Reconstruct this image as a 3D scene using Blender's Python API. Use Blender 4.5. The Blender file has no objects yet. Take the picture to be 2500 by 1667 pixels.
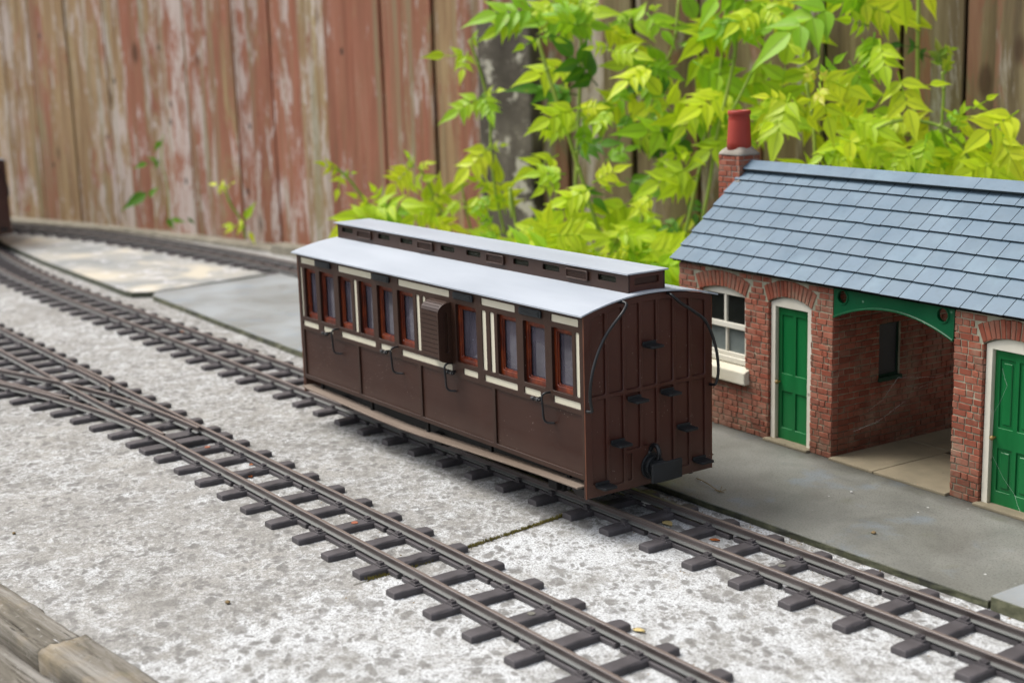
# Garden railway coach at a brick station building.  All lengths below are millimetres, scaled by S.
import bpy, math, random
from mathutils import Vector, Matrix, noise
S = 0.01                      # 1 Blender unit = 100 mm
RND = random.Random(7)
sc = bpy.context.scene
COL = sc.collection

# ------------------------------------------------------------------ camera
YAW, PITCH, ROLL = 0.9622798571, 1.3644669007, -0.0303115316
CAM = Vector((651.114, -554.576, 295.196)); FPX = 3531.413; PW, PH = 2500.0, 1667.0
RC = Matrix.Rotation(YAW, 3, 'Z') @ Matrix.Rotation(PITCH, 3, 'X') @ Matrix.Rotation(ROLL, 3, 'Z')
cd = bpy.data.cameras.new('camera'); cam = bpy.data.objects.new('camera', cd); COL.objects.link(cam)
cam.matrix_world = Matrix.Translation(CAM * S) @ RC.to_4x4()
cd.sensor_width = 36; cd.lens = FPX / PW * 36; cd.clip_start = 0.05; cd.clip_end = 400
cd.dof.use_dof = True; cd.dof.focus_distance = 890 * S
cd.dof.aperture_fstop = cd.lens * 0.001 / (5.2 * S)   # about 5 mm wide pupil
sc.camera = cam

def at(px, py, depth):        # a point `depth` mm in front of the lens, seen at full-size pixel px, py
    d = RC @ Vector(((px - PW / 2) / FPX, -(py - PH / 2) / FPX, -1.0))
    return CAM + d * depth

# ------------------------------------------------------------------ light
SUN_EL, SUN_AZ = math.radians(58), math.radians(215)   # azimuth of the sun, from +X
w = bpy.data.worlds.new('World'); sc.world = w; w.use_nodes = True
nt = w.node_tree; bg = nt.nodes['Background']
sky = nt.nodes.new('ShaderNodeTexSky'); sky.sky_type = 'NISHITA'; sky.sun_disc = False
sky.sun_elevation = SUN_EL; sky.sun_rotation = math.radians(90) - SUN_AZ
sky.air_density = 1.0; sky.dust_density = 5.0; sky.ozone_density = 1.0
hs = nt.nodes.new('ShaderNodeHueSaturation'); hs.inputs['Saturation'].default_value = 0.42
nt.links.new(sky.outputs[0], hs.inputs['Color']); nt.links.new(hs.outputs[0], bg.inputs[0])
bg.inputs[1].default_value = 0.15
sd = bpy.data.lights.new('sun', 'SUN'); sd.energy = 1.3; sd.angle = math.radians(25); sd.color = (1, .97, .92)
sun = bpy.data.objects.new('sun', sd); COL.objects.link(sun)
sv = Vector((math.cos(SUN_EL) * math.cos(SUN_AZ), math.cos(SUN_EL) * math.sin(SUN_AZ), math.sin(SUN_EL)))
sun.rotation_euler = sv.to_track_quat('Z', 'Y').to_euler()
sc.view_settings.view_transform = 'Standard'; sc.view_settings.look = 'None'
sc.view_settings.exposure = 0.74; sc.view_settings.gamma = 1
sc.cycles.use_adaptive_sampling = True; sc.cycles.use_denoising = True; sc.cycles.max_bounces = 8
sc.cycles.transparent_max_bounces = 8

# ------------------------------------------------------------------ materials
G = (1, 1, 1)
def gain(a=1, b=1, c=1):
    global G
    G = (a, b, c)
def lin(h):
    h = h.lstrip('#'); o = []
    for i in (0, 2, 4):
        c = int(h[i:i + 2], 16) / 255; o.append(min(.95, G[len(o)] * (c / 12.92 if c <= .04045 else ((c + .055) / 1.055) ** 2.4)))
    return (*o, 1)
class NT:
    def __init__(s, name):
        s.m = bpy.data.materials.new(name); s.m.use_nodes = True; s.t = s.m.node_tree
        s.b = s.t.nodes['Principled BSDF']; s.out = s.t.nodes['Material Output']
        tc = s.t.nodes.new('ShaderNodeTexCoord'); s.co = tc.outputs['Object']
    def L(s, a, b): s.t.links.new(a, b)
    def mp(s, scale=(1, 1, 1), rot=(0, 0, 0), loc=(0, 0, 0), src=None):
        n = s.t.nodes.new('ShaderNodeMapping'); n.inputs['Scale'].default_value = scale; n.inputs['Rotation'].default_value = rot
        n.inputs['Location'].default_value = loc
        s.L(src or s.co, n.inputs[0]); return n.outputs[0]
    def noise(s, scale, detail=4, rough=.55, src=None, dist=0, dim=None):
        n = s.t.nodes.new('ShaderNodeTexNoise'); n.inputs['Scale'].default_value = scale; n.inputs['Detail'].default_value = detail
        n.inputs['Roughness'].default_value = rough; n.inputs['Distortion'].default_value = dist
        s.L(src or s.co, n.inputs['Vector']); return n.outputs['Fac']
    def voro(s, scale, src=None, feat='F1', out='Distance', dims='3D'):
        n = s.t.nodes.new('ShaderNodeTexVoronoi'); n.inputs['Scale'].default_value = scale; n.feature = feat; n.voronoi_dimensions = dims
        s.L(src or s.co, n.inputs['Vector']); return n.outputs[out]
    def ramp(s, fac, stops, interp='LINEAR'):
        n = s.t.nodes.new('ShaderNodeValToRGB'); n.color_ramp.interpolation = interp; e = n.color_ramp.elements
        while len(e) < len(stops): e.new(.5)
        for k, (p, c) in enumerate(stops):
            e[k].position = p; e[k].color = lin(c) if isinstance(c, str) else ((c, c, c, 1) if isinstance(c, (int, float)) else c)
        s.L(fac, n.inputs[0]); return n.outputs[0]
    def mix(s, f, a, b, mode='MIX'):
        n = s.t.nodes.new('ShaderNodeMix'); n.data_type = 'RGBA'; n.blend_type = mode
        for v, k in ((f, 0), (a, 6), (b, 7)):
            if isinstance(v, str): v = lin(v)
            if hasattr(v, 'node'): s.L(v, n.inputs[k])
            else: n.inputs[k].default_value = v
        return n.outputs[2]
    def math(s, op, a, b=0.5, clamp=False):
        n = s.t.nodes.new('ShaderNodeMath'); n.operation = op; n.use_clamp = clamp
        for k, v in ((0, a), (1, b)):
            if hasattr(v, 'node'): s.L(v, n.inputs[k])
            else: n.inputs[k].default_value = v
        return n.outputs[0]
    def attr(s, name='var'):
        n = s.t.nodes.new('ShaderNodeAttribute'); n.attribute_name = name
        sp = s.t.nodes.new('ShaderNodeSeparateColor'); s.L(n.outputs['Color'], sp.inputs[0]); return n, sp
    def bump(s, h, dist=.3, strength=.6):
        n = s.t.nodes.new('ShaderNodeBump'); n.inputs['Distance'].default_value = dist * S; n.inputs['Strength'].default_value = strength
        s.L(h, n.inputs['Height']); s.L(n.outputs[0], s.b.inputs['Normal'])
    def fin(s, col, rough=.7, spec=.4, metal=0):
        if isinstance(col, str): s.b.inputs['Base Color'].default_value = lin(col)
        else: s.L(col, s.b.inputs['Base Color'])
        if hasattr(rough, 'node'): s.L(rough, s.b.inputs['Roughness'])
        else: s.b.inputs['Roughness'].default_value = rough
        s.b.inputs['Specular IOR Level'].default_value = spec; s.b.inputs['Metallic'].default_value = metal
        return s.m
M = {}
def simple(name, c1, c2, scale=3, rough=.6, spec=.4, bump=0, specks=0, mscale=(1, 1, 1), spcol='#c9c2b8'):
    n = NT(name); v = n.mp(mscale)
    f = n.noise(scale, 5, .6, v); c = n.ramp(f, [(.3, c1), (.7, c2)])
    if specks:
        k = n.ramp(n.voro(specks), [(0, 1.0), (.09, 1.0), (.13, 0.0)])
        g = n.ramp(n.noise(specks * .37, 2), [(.52, 0.0), (.6, 1.0)])
        c = n.mix(n.math('MULTIPLY', k, n.math('MULTIPLY', g, .7)), c, spcol)
    if bump: n.bump(n.noise(scale * 6, 4, .6, v), bump)
    M[name] = n.fin(c, n.math('ADD', n.math('MULTIPLY', f, .25), rough - .12), spec); return M[name]

def make_concrete(name, white, tint):
    n = NT(name)
    v = n.mp((1, 1, 1), (0, 0, .5))
    nn = n.t.nodes.new('ShaderNodeTexNoise'); nn.inputs['Scale'].default_value = 7; nn.inputs['Detail'].default_value = 4; n.L(v, nn.inputs['Vector'])
    sc_ = n.t.nodes.new('ShaderNodeVectorMath'); sc_.operation = 'SCALE'; sc_.inputs['Scale'].default_value = .15; n.L(nn.outputs['Color'], sc_.inputs[0])
    vv = n.t.nodes.new('ShaderNodeVectorMath'); vv.operation = 'ADD'; n.L(v, vv.inputs[0]); n.L(sc_.outputs[0], vv.inputs[1]); V = vv.outputs[0]
    grit = n.noise(75, 3, .8, v); fine = n.noise(24, 5, .8, v); med = n.noise(5.2, 7, .74, v, .3); big = n.noise(.55, 4, .6, v)
    # side of the joint: the slab on the right is far more lichened
    sx = n.t.nodes.new('ShaderNodeSeparateXYZ'); n.L(n.co, sx.inputs[0])
    jl = n.math('ADD', sx.outputs['X'], n.math('MULTIPLY', n.math('ADD', sx.outputs['Y'], 1.82), .115))
    jl = n.math('ADD', jl, .28)
    side = n.ramp(n.math('ADD', n.math('MULTIPLY', jl, 1.0), n.math('MULTIPLY', n.math('SUBTRACT', med, .5), 1.2)), [(.0, 0.0), (.12, 1.0)])
    base = n.ramp(n.noise(1.6, 5, .65, v), [(.3, '#757470'), (.5, '#8a8986'), (.7, '#989690')])
    base = n.mix(n.ramp(fine, [(.38, 0.0), (.66, .8)]), base, '#aeaca6')
    lic = n.math('ADD', n.math('MULTIPLY', med, .5), n.math('MULTIPLY', fine, .5))
    lic = n.math('ADD', lic, n.math('MULTIPLY', n.math('SUBTRACT', big, .5), .2))
    lic = n.math('ADD', lic, n.math('MULTIPLY', side, .065))
    base = n.mix(n.ramp(lic, [(.47, 0.0), (.60, 1.0)]), base, n.ramp(grit, [(.3, '#adafaf'), (.62, '#cdd0d1')]))
    # flaked grey scabs of three sizes
    for k, (scl, lo, ps, c0, amt, pk) in enumerate(((2.6, .10, 1.5, '#666563', .8, .50), (4.6, .15, 1.9, '#565553', .85, .47), (9.0, .19, 3.1, '#5c5b59', .8, .46), (19, .20, 5.5, '#747370', .7, .49))):
        w_ = n.t.nodes.new('ShaderNodeMapping'); w_.inputs['Location'].default_value = (k * 3.7, k * 1.3, 0); w_.inputs['Scale'].default_value = (1, 1.5, 1); n.L(V, w_.inputs[0])
        sp = n.ramp(n.voro(scl, w_.outputs[0], dims='2D'), [(lo, 1.0), (lo + .10, 0.0)])
        pick = n.ramp(n.noise(ps, 3, .6, n.mp(loc=(k * 5 + 1, 2, 0))), [(pk, 0.0), (pk + .05, 1.0)])
        base = n.mix(n.math('MULTIPLY', n.math('MULTIPLY', sp, pick), amt), base, n.ramp(fine, [(.3, c0), (.75, '#8d8b87')]))
    stain = n.ramp(n.noise(3.6, 6, .7, n.mp(loc=(3, 5, 1))), [(.50, 0.0), (.62, .55)])
    base = n.mix(stain, base, tint)
    base = n.mix(n.ramp(grit, [(.42, .55), (.50, 0.0)]), base, '#5d5c59')
    # dirty hairline joint
    line = n.ramp(n.math('ABSOLUTE', jl, 0), [(.006, 1.0), (.014, 0.0)])
    line = n.math('MULTIPLY', line, n.ramp(sx.outputs['Y'], [(-0.0, 0.0), (.01, 1.0)])) if False else n.math('MULTIPLY', line, n.math('GREATER_THAN', sx.outputs['Y'], -1.95))
    base = n.mix(n.math('MULTIPLY', line, .8), base, '#3f3b30')
    n.bump(n.math('ADD', n.math('MULTIPLY', fine, .7), med), .6, .6)
    M[name] = n.fin(base, .9, .2)
gain(.98, .98, .98); make_concrete('concrete', .0, '#87857f'); gain()

def make_slate_slab(name, c):
    n = NT(name)
    f = n.noise(2.6, 7, .72, dist=.4); fine = n.noise(45, 4, .7)
    b = n.ramp(f, [(.3, c[0]), (.5, c[1]), (.7, c[2])])
    b = n.mix(n.ramp(fine, [(.35, 0.0), (.7, .5)]), b, '#97968f')
    b = n.mix(n.ramp(n.noise(.8, 3, .5), [(.4, 0.0), (.65, .45)]), b, '#5c5b50')
    bl = n.ramp(n.noise(2.3, 4, .6, n.mp(loc=(4, 1, 0))), [(.57, 0.0), (.66, .5)])
    b = n.mix(bl, b, '#7f8a93')
    gr = n.ramp(n.noise(3.3, 5, .6, n.mp(loc=(9, 1, 0))), [(.6, 0.0), (.75, .5)])
    b = n.mix(gr, b, '#6f705c')
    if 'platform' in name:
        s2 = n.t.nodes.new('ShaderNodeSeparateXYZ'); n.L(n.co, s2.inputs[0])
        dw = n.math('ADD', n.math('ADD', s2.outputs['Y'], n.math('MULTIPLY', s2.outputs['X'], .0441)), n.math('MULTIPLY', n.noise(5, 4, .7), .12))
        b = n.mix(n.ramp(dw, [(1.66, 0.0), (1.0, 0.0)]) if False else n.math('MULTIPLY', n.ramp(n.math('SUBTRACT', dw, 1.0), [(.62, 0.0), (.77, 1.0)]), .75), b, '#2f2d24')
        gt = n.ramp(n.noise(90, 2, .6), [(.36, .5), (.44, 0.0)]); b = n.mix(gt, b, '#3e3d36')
    sp = n.ramp(n.voro(9), [(.05, 1.0), (.08, 0.0)]); pk = n.ramp(n.noise(3.3, 1), [(.6, 0.0), (.64, 1.0)])
    b = n.mix(n.math('MULTIPLY', sp, pk), b, '#d8d8d6')
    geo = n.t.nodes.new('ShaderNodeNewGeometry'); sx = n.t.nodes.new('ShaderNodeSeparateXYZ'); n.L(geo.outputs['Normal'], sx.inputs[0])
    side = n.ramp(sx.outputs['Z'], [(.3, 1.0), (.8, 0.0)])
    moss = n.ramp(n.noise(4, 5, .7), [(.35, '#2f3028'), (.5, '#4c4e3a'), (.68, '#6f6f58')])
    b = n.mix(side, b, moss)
    n.bump(f, 1.5, .3)
    M[name] = n.fin(b, n.ramp(f, [(.35, .42), (.7, .7)]), .4)
gain(.78, .79, .78)
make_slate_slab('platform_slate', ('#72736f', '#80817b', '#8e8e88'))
gain()
make_slate_slab('blue_slate_slab', ('#84898c', '#90979b', '#9aa3aa'))
def make_patchy_slab():
    n = NT('patchy_slate'); v = n.mp()
    f = n.noise(.9, 5, .6, dist=.6); g = n.noise(3.5, 5, .7)
    b = n.ramp(f, [(.35, '#858a8a'), (.5, '#9b9c98'), (.62, '#c2bcab')])
    b = n.mix(n.ramp(g, [(.55, 0.0), (.68, .9)]), b, '#dcdde2')
    geo = n.t.nodes.new('ShaderNodeNewGeometry'); sx = n.t.nodes.new('ShaderNodeSeparateXYZ'); n.L(geo.outputs['Normal'], sx.inputs[0])
    b = n.mix(n.ramp(sx.outputs['Z'], [(.3, 1.0), (.8, 0.0)]), b, '#45483a')
    M['patchy_slate'] = n.fin(b, .55, .4)
make_patchy_slab()

def paint(name, c1, c2):
    n = NT(name); br = n.noise(1, 5, .6, n.mp((1.2, 1.2, 14)), .4); f = n.noise(1.4, 4, .6)
    c = n.ramp(f, [(.3, c1), (.7, c2)])
    sx = n.t.nodes.new('ShaderNodeSeparateXYZ'); n.L(n.co, sx.inputs[0])
    low = n.ramp(n.math('ADD', sx.outputs['Z'], n.math('MULTIPLY', n.noise(3, 4, .7), .2)), [(.42, .4), (.62, 0.0)]); c = n.mix(low, c, '#54453b')
    k = n.ramp(n.voro(42), [(0, 1.0), (.09, 1.0), (.13, 0.0)]); g = n.ramp(n.noise(5, 2), [(.55, 0.0), (.62, 1.0)]); c = n.mix(n.math('MULTIPLY', n.math('MULTIPLY', k, g), .8), c, '#a09389')
    n.bump(br, .12, .5); M[name] = n.fin(c, n.ramp(n.math('ADD', n.math('MULTIPLY', br, .5), n.math('MULTIPLY', f, .5)), [(.35, .3), (.65, .52)]), .4)
simple('track_plastic', '#3d3a3b', '#545052', 5, .6, .35, .2, 30, spcol='#8f8d88')
simple('rail_metal', '#3f3634', '#5f5653', 7, .38, .55, .1, 30, (.3, 1, 1), spcol='#9b9894')
n = NT('rail_metal'); sx = n.t.nodes.new('ShaderNodeSeparateXYZ'); n.L(n.co, sx.inputs[0]); f = n.noise(7, 5, .6, n.mp((.3, 1, 1)))
c = n.ramp(f, [(.3, '#3f3634'), (.7, '#5f5653')])
c = n.mix(n.ramp(sx.outputs['Z'], [(.052, .8), (.062, 0.0)]), c, '#6e716e'); c = n.mix(n.math('GREATER_THAN', sx.outputs['Z'], .0925), c, '#6b6059')
M['rail_metal'] = n.fin(c, .4, .55)
paint('coach_brown', '#301a13', '#3c2319')
simple('coach_trim_brown', '#2f1d15', '#3a261c', 3, .42, .4, .05)
paint('coach_end_lit_brown', '#40211a', '#4c2a20')  # lighter coach brown: the stronger light on the ends put into the colour
simple('cream_paint', '#c9c4ad', '#d3cebb', 2, .4, .4)
simple('roof_grey', '#979fa8', '#abb2ba', 2.2, .48, .38, .15, 60, (.25, 1, 1), spcol='#8d959e')
simple('black_paint', '#181a1c', '#25282a', 6, .5, .35, .05)
simple('black_wire', '#0e1012', '#1a1c1f', 6, .35, .5)
simple('vent_black', '#14191d', '#20282d', 6, .4, .5)
simple('underframe_black', '#0d0c0c', '#171514', 5, .7, .3)
simple('footboard_wood', '#54463a', '#83766a', 4, .7, .25, .15, mscale=(.15, 1, 1))
simple('ply_edge', '#5a3425', '#6f4632', 9, .6, .3)
simple('steel_wheel', '#2c2828', '#4a4442', 5, .5, .5)
simple('concrete_flag', '#6c6554', '#857b66', 3.5, .88, .2, .3, 16, spcol='#3d382e')
simple('stone_white', '#bdb69f', '#d6d2c2', 3, .7, .3, .3, 8, spcol='#8b8674')
simple('white_frame', '#cbc6b4', '#d9d6c8', 3, .55, .35, .1, 9, spcol='#77705f')
simple('green_paint', '#055a2a', '#0b6d36', 2.5, .38, .45, .1, mscale=(3, 1, .5))
simple('green_cast', '#04482a', '#075633', 2.5, .35, .5, .1, 14, spcol='#7fa38a')
simple('brass', '#6f5a2a', '#8a7238', 9, .4, .5)
simple('chimney_red', '#8c2f24', '#a13a2c', 3, .5, .4, .1)
simple('mortar_grey', '#7a7369', '#a39c92', 5, .9, .2, .5)
simple('dark_inside', '#0b0c0b', '#141514', 2, .9, .1)
simple('stem_green', '#76932f', '#9cae45', 2, .5, .4)
simple('moss', '#54502a', '#837a44', 6, .9, .1)
simple('dry_leaf', '#8a4a22', '#b3652e', 5, .7, .2)
simple('dry_twig', '#6b5a40', '#8d7a58', 5, .8, .2)
simple('pale_leaf', '#b9a46c', '#cdbb86', 5, .7, .2)
simple('debris_stone', '#9b9a94', '#d5d4d0', 9, .8, .3)
simple('dark_bed', '#3b3a33', '#565447', 3, .9, .1)
simple('rust_screw', '#8a4a35', '#a86a4e', 20, .6, .4)
simple('grey_screw', '#5d5c55', '#77756b', 20, .6, .4)
simple('web', '#b8bcb8', '#d0d4d0', 20, .8, .2)
simple('pale_edge', '#6f6a5c', '#938e80', 4, .9, .2, .4)
simple('fence_dark', '#241c14', '#33291c', 3, .95, .1)
simple('earth', '#3a3328', '#4b4334', 3, .95, .1)

def make_mahogany():
    n = NT('mahogany'); f = n.noise(9, 5, .7, n.mp((1, 1, .4)), 1.0)
    M['mahogany'] = n.fin(n.ramp(f, [(.3, '#35100a'), (.5, '#5f2310'), (.72, '#8a401b')]), .28, .5)
make_mahogany()
def make_glass(name, col, fac, rough):
    n = NT(name); d = n.ramp(n.noise(2.2, 4, .6, dist=1), [(.3, col[0]), (.7, col[1])])
    k = n.ramp(n.voro(24), [(0, 1.0), (.06, 1.0), (.1, 0.0)]); g = n.ramp(n.noise(6, 2), [(.55, 0.0), (.62, 1.0)])
    d = n.mix(n.math('MULTIPLY', n.math('MULTIPLY', k, g), .6), d, '#b8b8c8')
    m = n.fin(d, rough, .8)
    tr = n.t.nodes.new('ShaderNodeBsdfTransparent'); mx = n.t.nodes.new('ShaderNodeMixShader'); mx.inputs[0].default_value = fac
    n.L(tr.outputs[0], mx.inputs[1]); n.L(n.b.outputs[0], mx.inputs[2]); n.L(mx.outputs[0], n.out.inputs[0])
    M[name] = m
make_glass('coach_glass', ('#3b3942', '#5a5762'), .88, .05)
make_glass('clerestory_glass', ('#2b3027', '#3a4036'), .45, .15)
make_glass('clear_pane', ('#2a2d2a', '#1d201e'), .5, .1)
make_glass('misty_pane', ('#7d8683', '#6a7370'), .8, .3)

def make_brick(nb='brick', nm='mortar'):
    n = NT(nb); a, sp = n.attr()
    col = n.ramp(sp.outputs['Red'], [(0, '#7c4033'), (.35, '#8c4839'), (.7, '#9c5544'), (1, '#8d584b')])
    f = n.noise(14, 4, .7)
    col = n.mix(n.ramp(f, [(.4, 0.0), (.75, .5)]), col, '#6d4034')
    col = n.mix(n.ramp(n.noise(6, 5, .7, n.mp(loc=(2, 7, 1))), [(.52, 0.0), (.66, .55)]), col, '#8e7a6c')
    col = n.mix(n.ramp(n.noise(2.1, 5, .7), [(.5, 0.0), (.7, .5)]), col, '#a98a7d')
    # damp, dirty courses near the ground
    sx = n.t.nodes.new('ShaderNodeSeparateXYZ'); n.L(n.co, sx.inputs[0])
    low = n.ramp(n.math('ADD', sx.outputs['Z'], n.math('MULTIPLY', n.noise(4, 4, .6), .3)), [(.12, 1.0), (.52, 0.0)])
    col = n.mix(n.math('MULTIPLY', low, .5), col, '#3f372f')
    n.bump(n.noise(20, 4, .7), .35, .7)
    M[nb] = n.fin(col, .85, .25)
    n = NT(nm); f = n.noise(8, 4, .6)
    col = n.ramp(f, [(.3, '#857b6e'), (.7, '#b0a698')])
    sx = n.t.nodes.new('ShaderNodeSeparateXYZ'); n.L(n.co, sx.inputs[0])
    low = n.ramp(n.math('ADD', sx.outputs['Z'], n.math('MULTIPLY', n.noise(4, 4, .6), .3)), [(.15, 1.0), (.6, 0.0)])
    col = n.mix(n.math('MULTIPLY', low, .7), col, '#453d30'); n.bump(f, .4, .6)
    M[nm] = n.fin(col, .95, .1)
gain(1.0, 1.12, 1.02); make_brick(); gain(.84, .88, .76); make_brick('passage_brick', 'passage_mortar'); gain()  # passage walls get a darker copy of the brick and mortar
def make_roof_slate():
    n = NT('roof_slate'); a, sp = n.attr()
    col = n.ramp(sp.outputs['Red'], [(0, '#586778'), (.5, '#5f6e80'), (1, '#66768a')])
    col = n.mix(n.ramp(n.noise(1.7, 5, .65), [(.52, 0.0), (.78, .4)]), col, '#8597a6')
    col = n.mix(n.ramp(n.noise(22, 3, .6), [(.5, 0.0), (.8, .3)]), col, '#4c5862')
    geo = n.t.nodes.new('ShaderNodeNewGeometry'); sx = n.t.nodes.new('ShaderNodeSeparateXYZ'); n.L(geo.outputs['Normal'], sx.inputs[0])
    col = n.mix(n.ramp(sx.outputs['Z'], [(.15, 1.0), (.5, 0.0)]), col, '#0c191d')  # slate edges coloured near-black teal for the shadow lines between rows
    M['roof_slate'] = n.fin(col, n.ramp(n.noise(4, 3), [(.3, .3), (.7, .48)]), .5)
gain(.98, 1.08, 1.02); make_roof_slate(); gain()
def make_fence(name, kind):
    n = NT(name); a, sp = n.attr()
    off = n.t.nodes.new('ShaderNodeVectorMath'); off.operation = 'SCALE'; off.inputs['Scale'].default_value = 37.0
    n.L(a.outputs['Color'], off.inputs[0])
    ad = n.t.nodes.new('ShaderNodeVectorMath'); ad.operation = 'ADD'; n.L(n.co, ad.inputs[0]); n.L(off.outputs[0], ad.inputs[1])
    src = ad.outputs[0]
    st = n.noise(1, 6, .7, n.mp((7, 7, .32), src=src), .5); st2 = n.noise(1, 5, .7, n.mp((14, 14, .5), src=src), .3)
    fl = n.noise(1, 6, .7, n.mp((3.4, 3.4, .85), src=src), .8)
    if kind == 'red':
        bare = n.ramp(st2, [(.25, '#5a4936'), (.5, '#836b50'), (.75, '#988764')])
        paint = n.ramp(st, [(.3, '#6b4236'), (.55, '#865646'), (.75, '#94695a')])
        k = n.ramp(n.math('ADD', n.math('SUBTRACT', fl, .5), n.math('MULTIPLY', sp.outputs['Red'], .46)), [(.17, 0.0), (.27, .9)])
        k = n.math('MULTIPLY', k, n.ramp(st2, [(.32, .25), (.5, 1.0)]))
        c = n.mix(k, bare, paint)
        w2 = n.noise(1, 7, .8, n.mp((5.5, 5.5, .9), loc=(5, 2, 1), src=src), .3)
        k2 = n.ramp(n.math('ADD', w2, n.math('MULTIPLY', sp.outputs['Green'], .14)), [(.585, 0.0), (.65, .8)])
        c = n.mix(k2, c, n.ramp(st2, [(.3, '#9a8d84'), (.7, '#b3aaa6')]))
        k3 = n.ramp(n.noise(1, 4, .6, n.mp((6, 6, .12), loc=(1, 8, 3), src=src), .2), [(.54, 0.0), (.64, .6)])
        c = n.mix(k3, c, '#75735a')
        nl = n.ramp(n.voro(1, n.mp((2.2, 2.2, 1.1), loc=(3, 1, 2), src=src)), [(.05, 1.0), (.075, 0.0)])
        c = n.mix(n.math('MULTIPLY', nl, .8), c, '#2b2622')
    else:
        c = n.ramp(st, [(.3, '#4a3f30'), (.5, '#64573f'), (.66, '#776b50'), (.8, '#8b8070')])
        k2 = n.ramp(n.math('ADD', n.noise(1, 6, .75, n.mp((3.0, 3.0, .4), loc=(5, 2, 1), src=src), .5), n.math('MULTIPLY', sp.outputs['Green'], .14)), [(.62, 0.0), (.7, .8)])
        c = n.mix(k2, c, n.ramp(st2, [(.3, '#86796a'), (.7, '#a09a90')]))
        k4 = n.ramp(n.math('ADD', n.math('SUBTRACT', fl, .5), n.math('MULTIPLY', sp.outputs['Red'], .25)), [(.22, 0.0), (.3, .5)])
        c = n.mix(k4, c, '#7a4a3c')
    kn = n.ramp(n.voro(1, n.mp((1.5, 1.5, .62), src=src)), [(.07, 1.0), (.13, 0.0)])
    c = n.mix(n.math('MULTIPLY', kn, .7), c, '#3b2a20')
    n.bump(n.math('ADD', st2, n.math('MULTIPLY', fl, .6)), 1.6, .6)
    M[name] = n.fin(c, .85, .2)
gain(1.6, 1.62, 1.6); make_fence('red_fence', 'red'); gain(1.7, 1.72, 1.75); make_fence('grey_fence', 'grey'); gain()
def make_post():
    n = NT('post_concrete'); f = n.noise(1.5, 6, .7)
    c = n.ramp(f, [(.3, '#3a362f'), (.5, '#57524a'), (.7, '#7b756a')])
    l = n.ramp(n.noise(3.2, 5, .6, n.mp(loc=(3, 3, 3))), [(.58, 0.0), (.64, .95)])
    c = n.mix(l, c, '#b9b6a8'); n.bump(f, 2, .6); M['post_concrete'] = n.fin(c, .9, .2)
gain(.95, .93, .9); make_post(); gain()
def make_timber():
    gain(.95, .97, 1.0)
    n = NT('weathered_timber'); v = n.mp((.35, 5, 5)); v2 = n.mp((.8, 16, 16)); nn = n.noise(.8, 3, .6)
    f = n.noise(1, 6, .75, v, 1.2); g = n.noise(1, 5, .8, v2, .8)
    c = n.ramp(f, [(.3, '#4b463c'), (.45, '#716b60'), (.58, '#8d887f'), (.75, '#a5a199')])
    c = n.mix(n.ramp(g, [(.36, .85), (.47, 0.0)]), c, '#39332a')
    c = n.mix(n.ramp(n.noise(1, 4, .7, n.mp((.5, 26, 26), loc=(2, 4, 0)), .5), [(.36, .9), (.41, 0.0)]), c, '#1d1812')
    c = n.mix(n.ramp(n.noise(1.2, 5, .65), [(.55, 0.0), (.68, .6)]), c, '#9a8a6e')
    c = n.mix(n.ramp(n.noise(26, 4, .7), [(.6, 0.0), (.68, .35)]), c, '#a9a79e')
    c = n.mix(n.ramp(n.noise(1.1, 5, .7, n.mp(loc=(7, 2, 0))), [(.60, 0.0), (.70, .7)]), c, '#5f5f33')
    n.bump(n.math('ADD', g, f), 1.0, 1.0); M['weathered_timber'] = n.fin(c, .92, .15); gain()
make_timber()
def make_leaf(name, cols, trans):
    n = NT(name); a, sp = n.attr()
    c = n.ramp(sp.outputs['Red'], [(0, cols[0]), (.5, cols[1]), (1, cols[2])])
    c = n.mix(n.ramp(n.noise(5, 3, .6), [(.5, 0.0), (.8, .35)]), c, cols[3])
    c = n.mix(n.math('MULTIPLY', sp.outputs['Blue'], .45), c, cols[4] if len(cols) > 4 else '#5c7a18')
    c = n.mix(n.ramp(n.noise(1.3, 3, .6), [(.55, 0.0), (.75, .45)]), c, cols[3])
    c = n.mix(sp.outputs['Green'], c, '#8c5a3a')
    n.bump(n.noise(7, 4, .6), .8, .5); c = n.mix(n.ramp(n.noise(2.6, 4, .7, n.mp(loc=(6, 3, 2))), [(.64, 0.0), (.7, .5)]), c, '#8f8f3a')
    m = n.fin(c, .45, .35)
    tl = n.t.nodes.new('ShaderNodeBsdfTranslucent'); n.L(c, tl.inputs[0])
    mx = n.t.nodes.new('ShaderNodeMixShader'); mx.inputs[0].default_value = trans
    n.L(n.b.outputs[0], mx.inputs[1]); n.L(tl.outputs[0], mx.inputs[2]); n.L(mx.outputs[0], n.out.inputs[0]); M[name] = m
gain(1.45, 1.4, 1.2)
make_leaf('leaf_yellow', ('#9ab81e', '#aec426', '#c0cc30', '#a4c22a'), .45)
make_leaf('leaf_lime', ('#6f9f18', '#89b31e', '#a3be24', '#93b92a'), .45)
make_leaf('leaf_green', ('#2f5a12', '#4a7a18', '#67941d', '#55801c'), .3)
gain()

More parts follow.
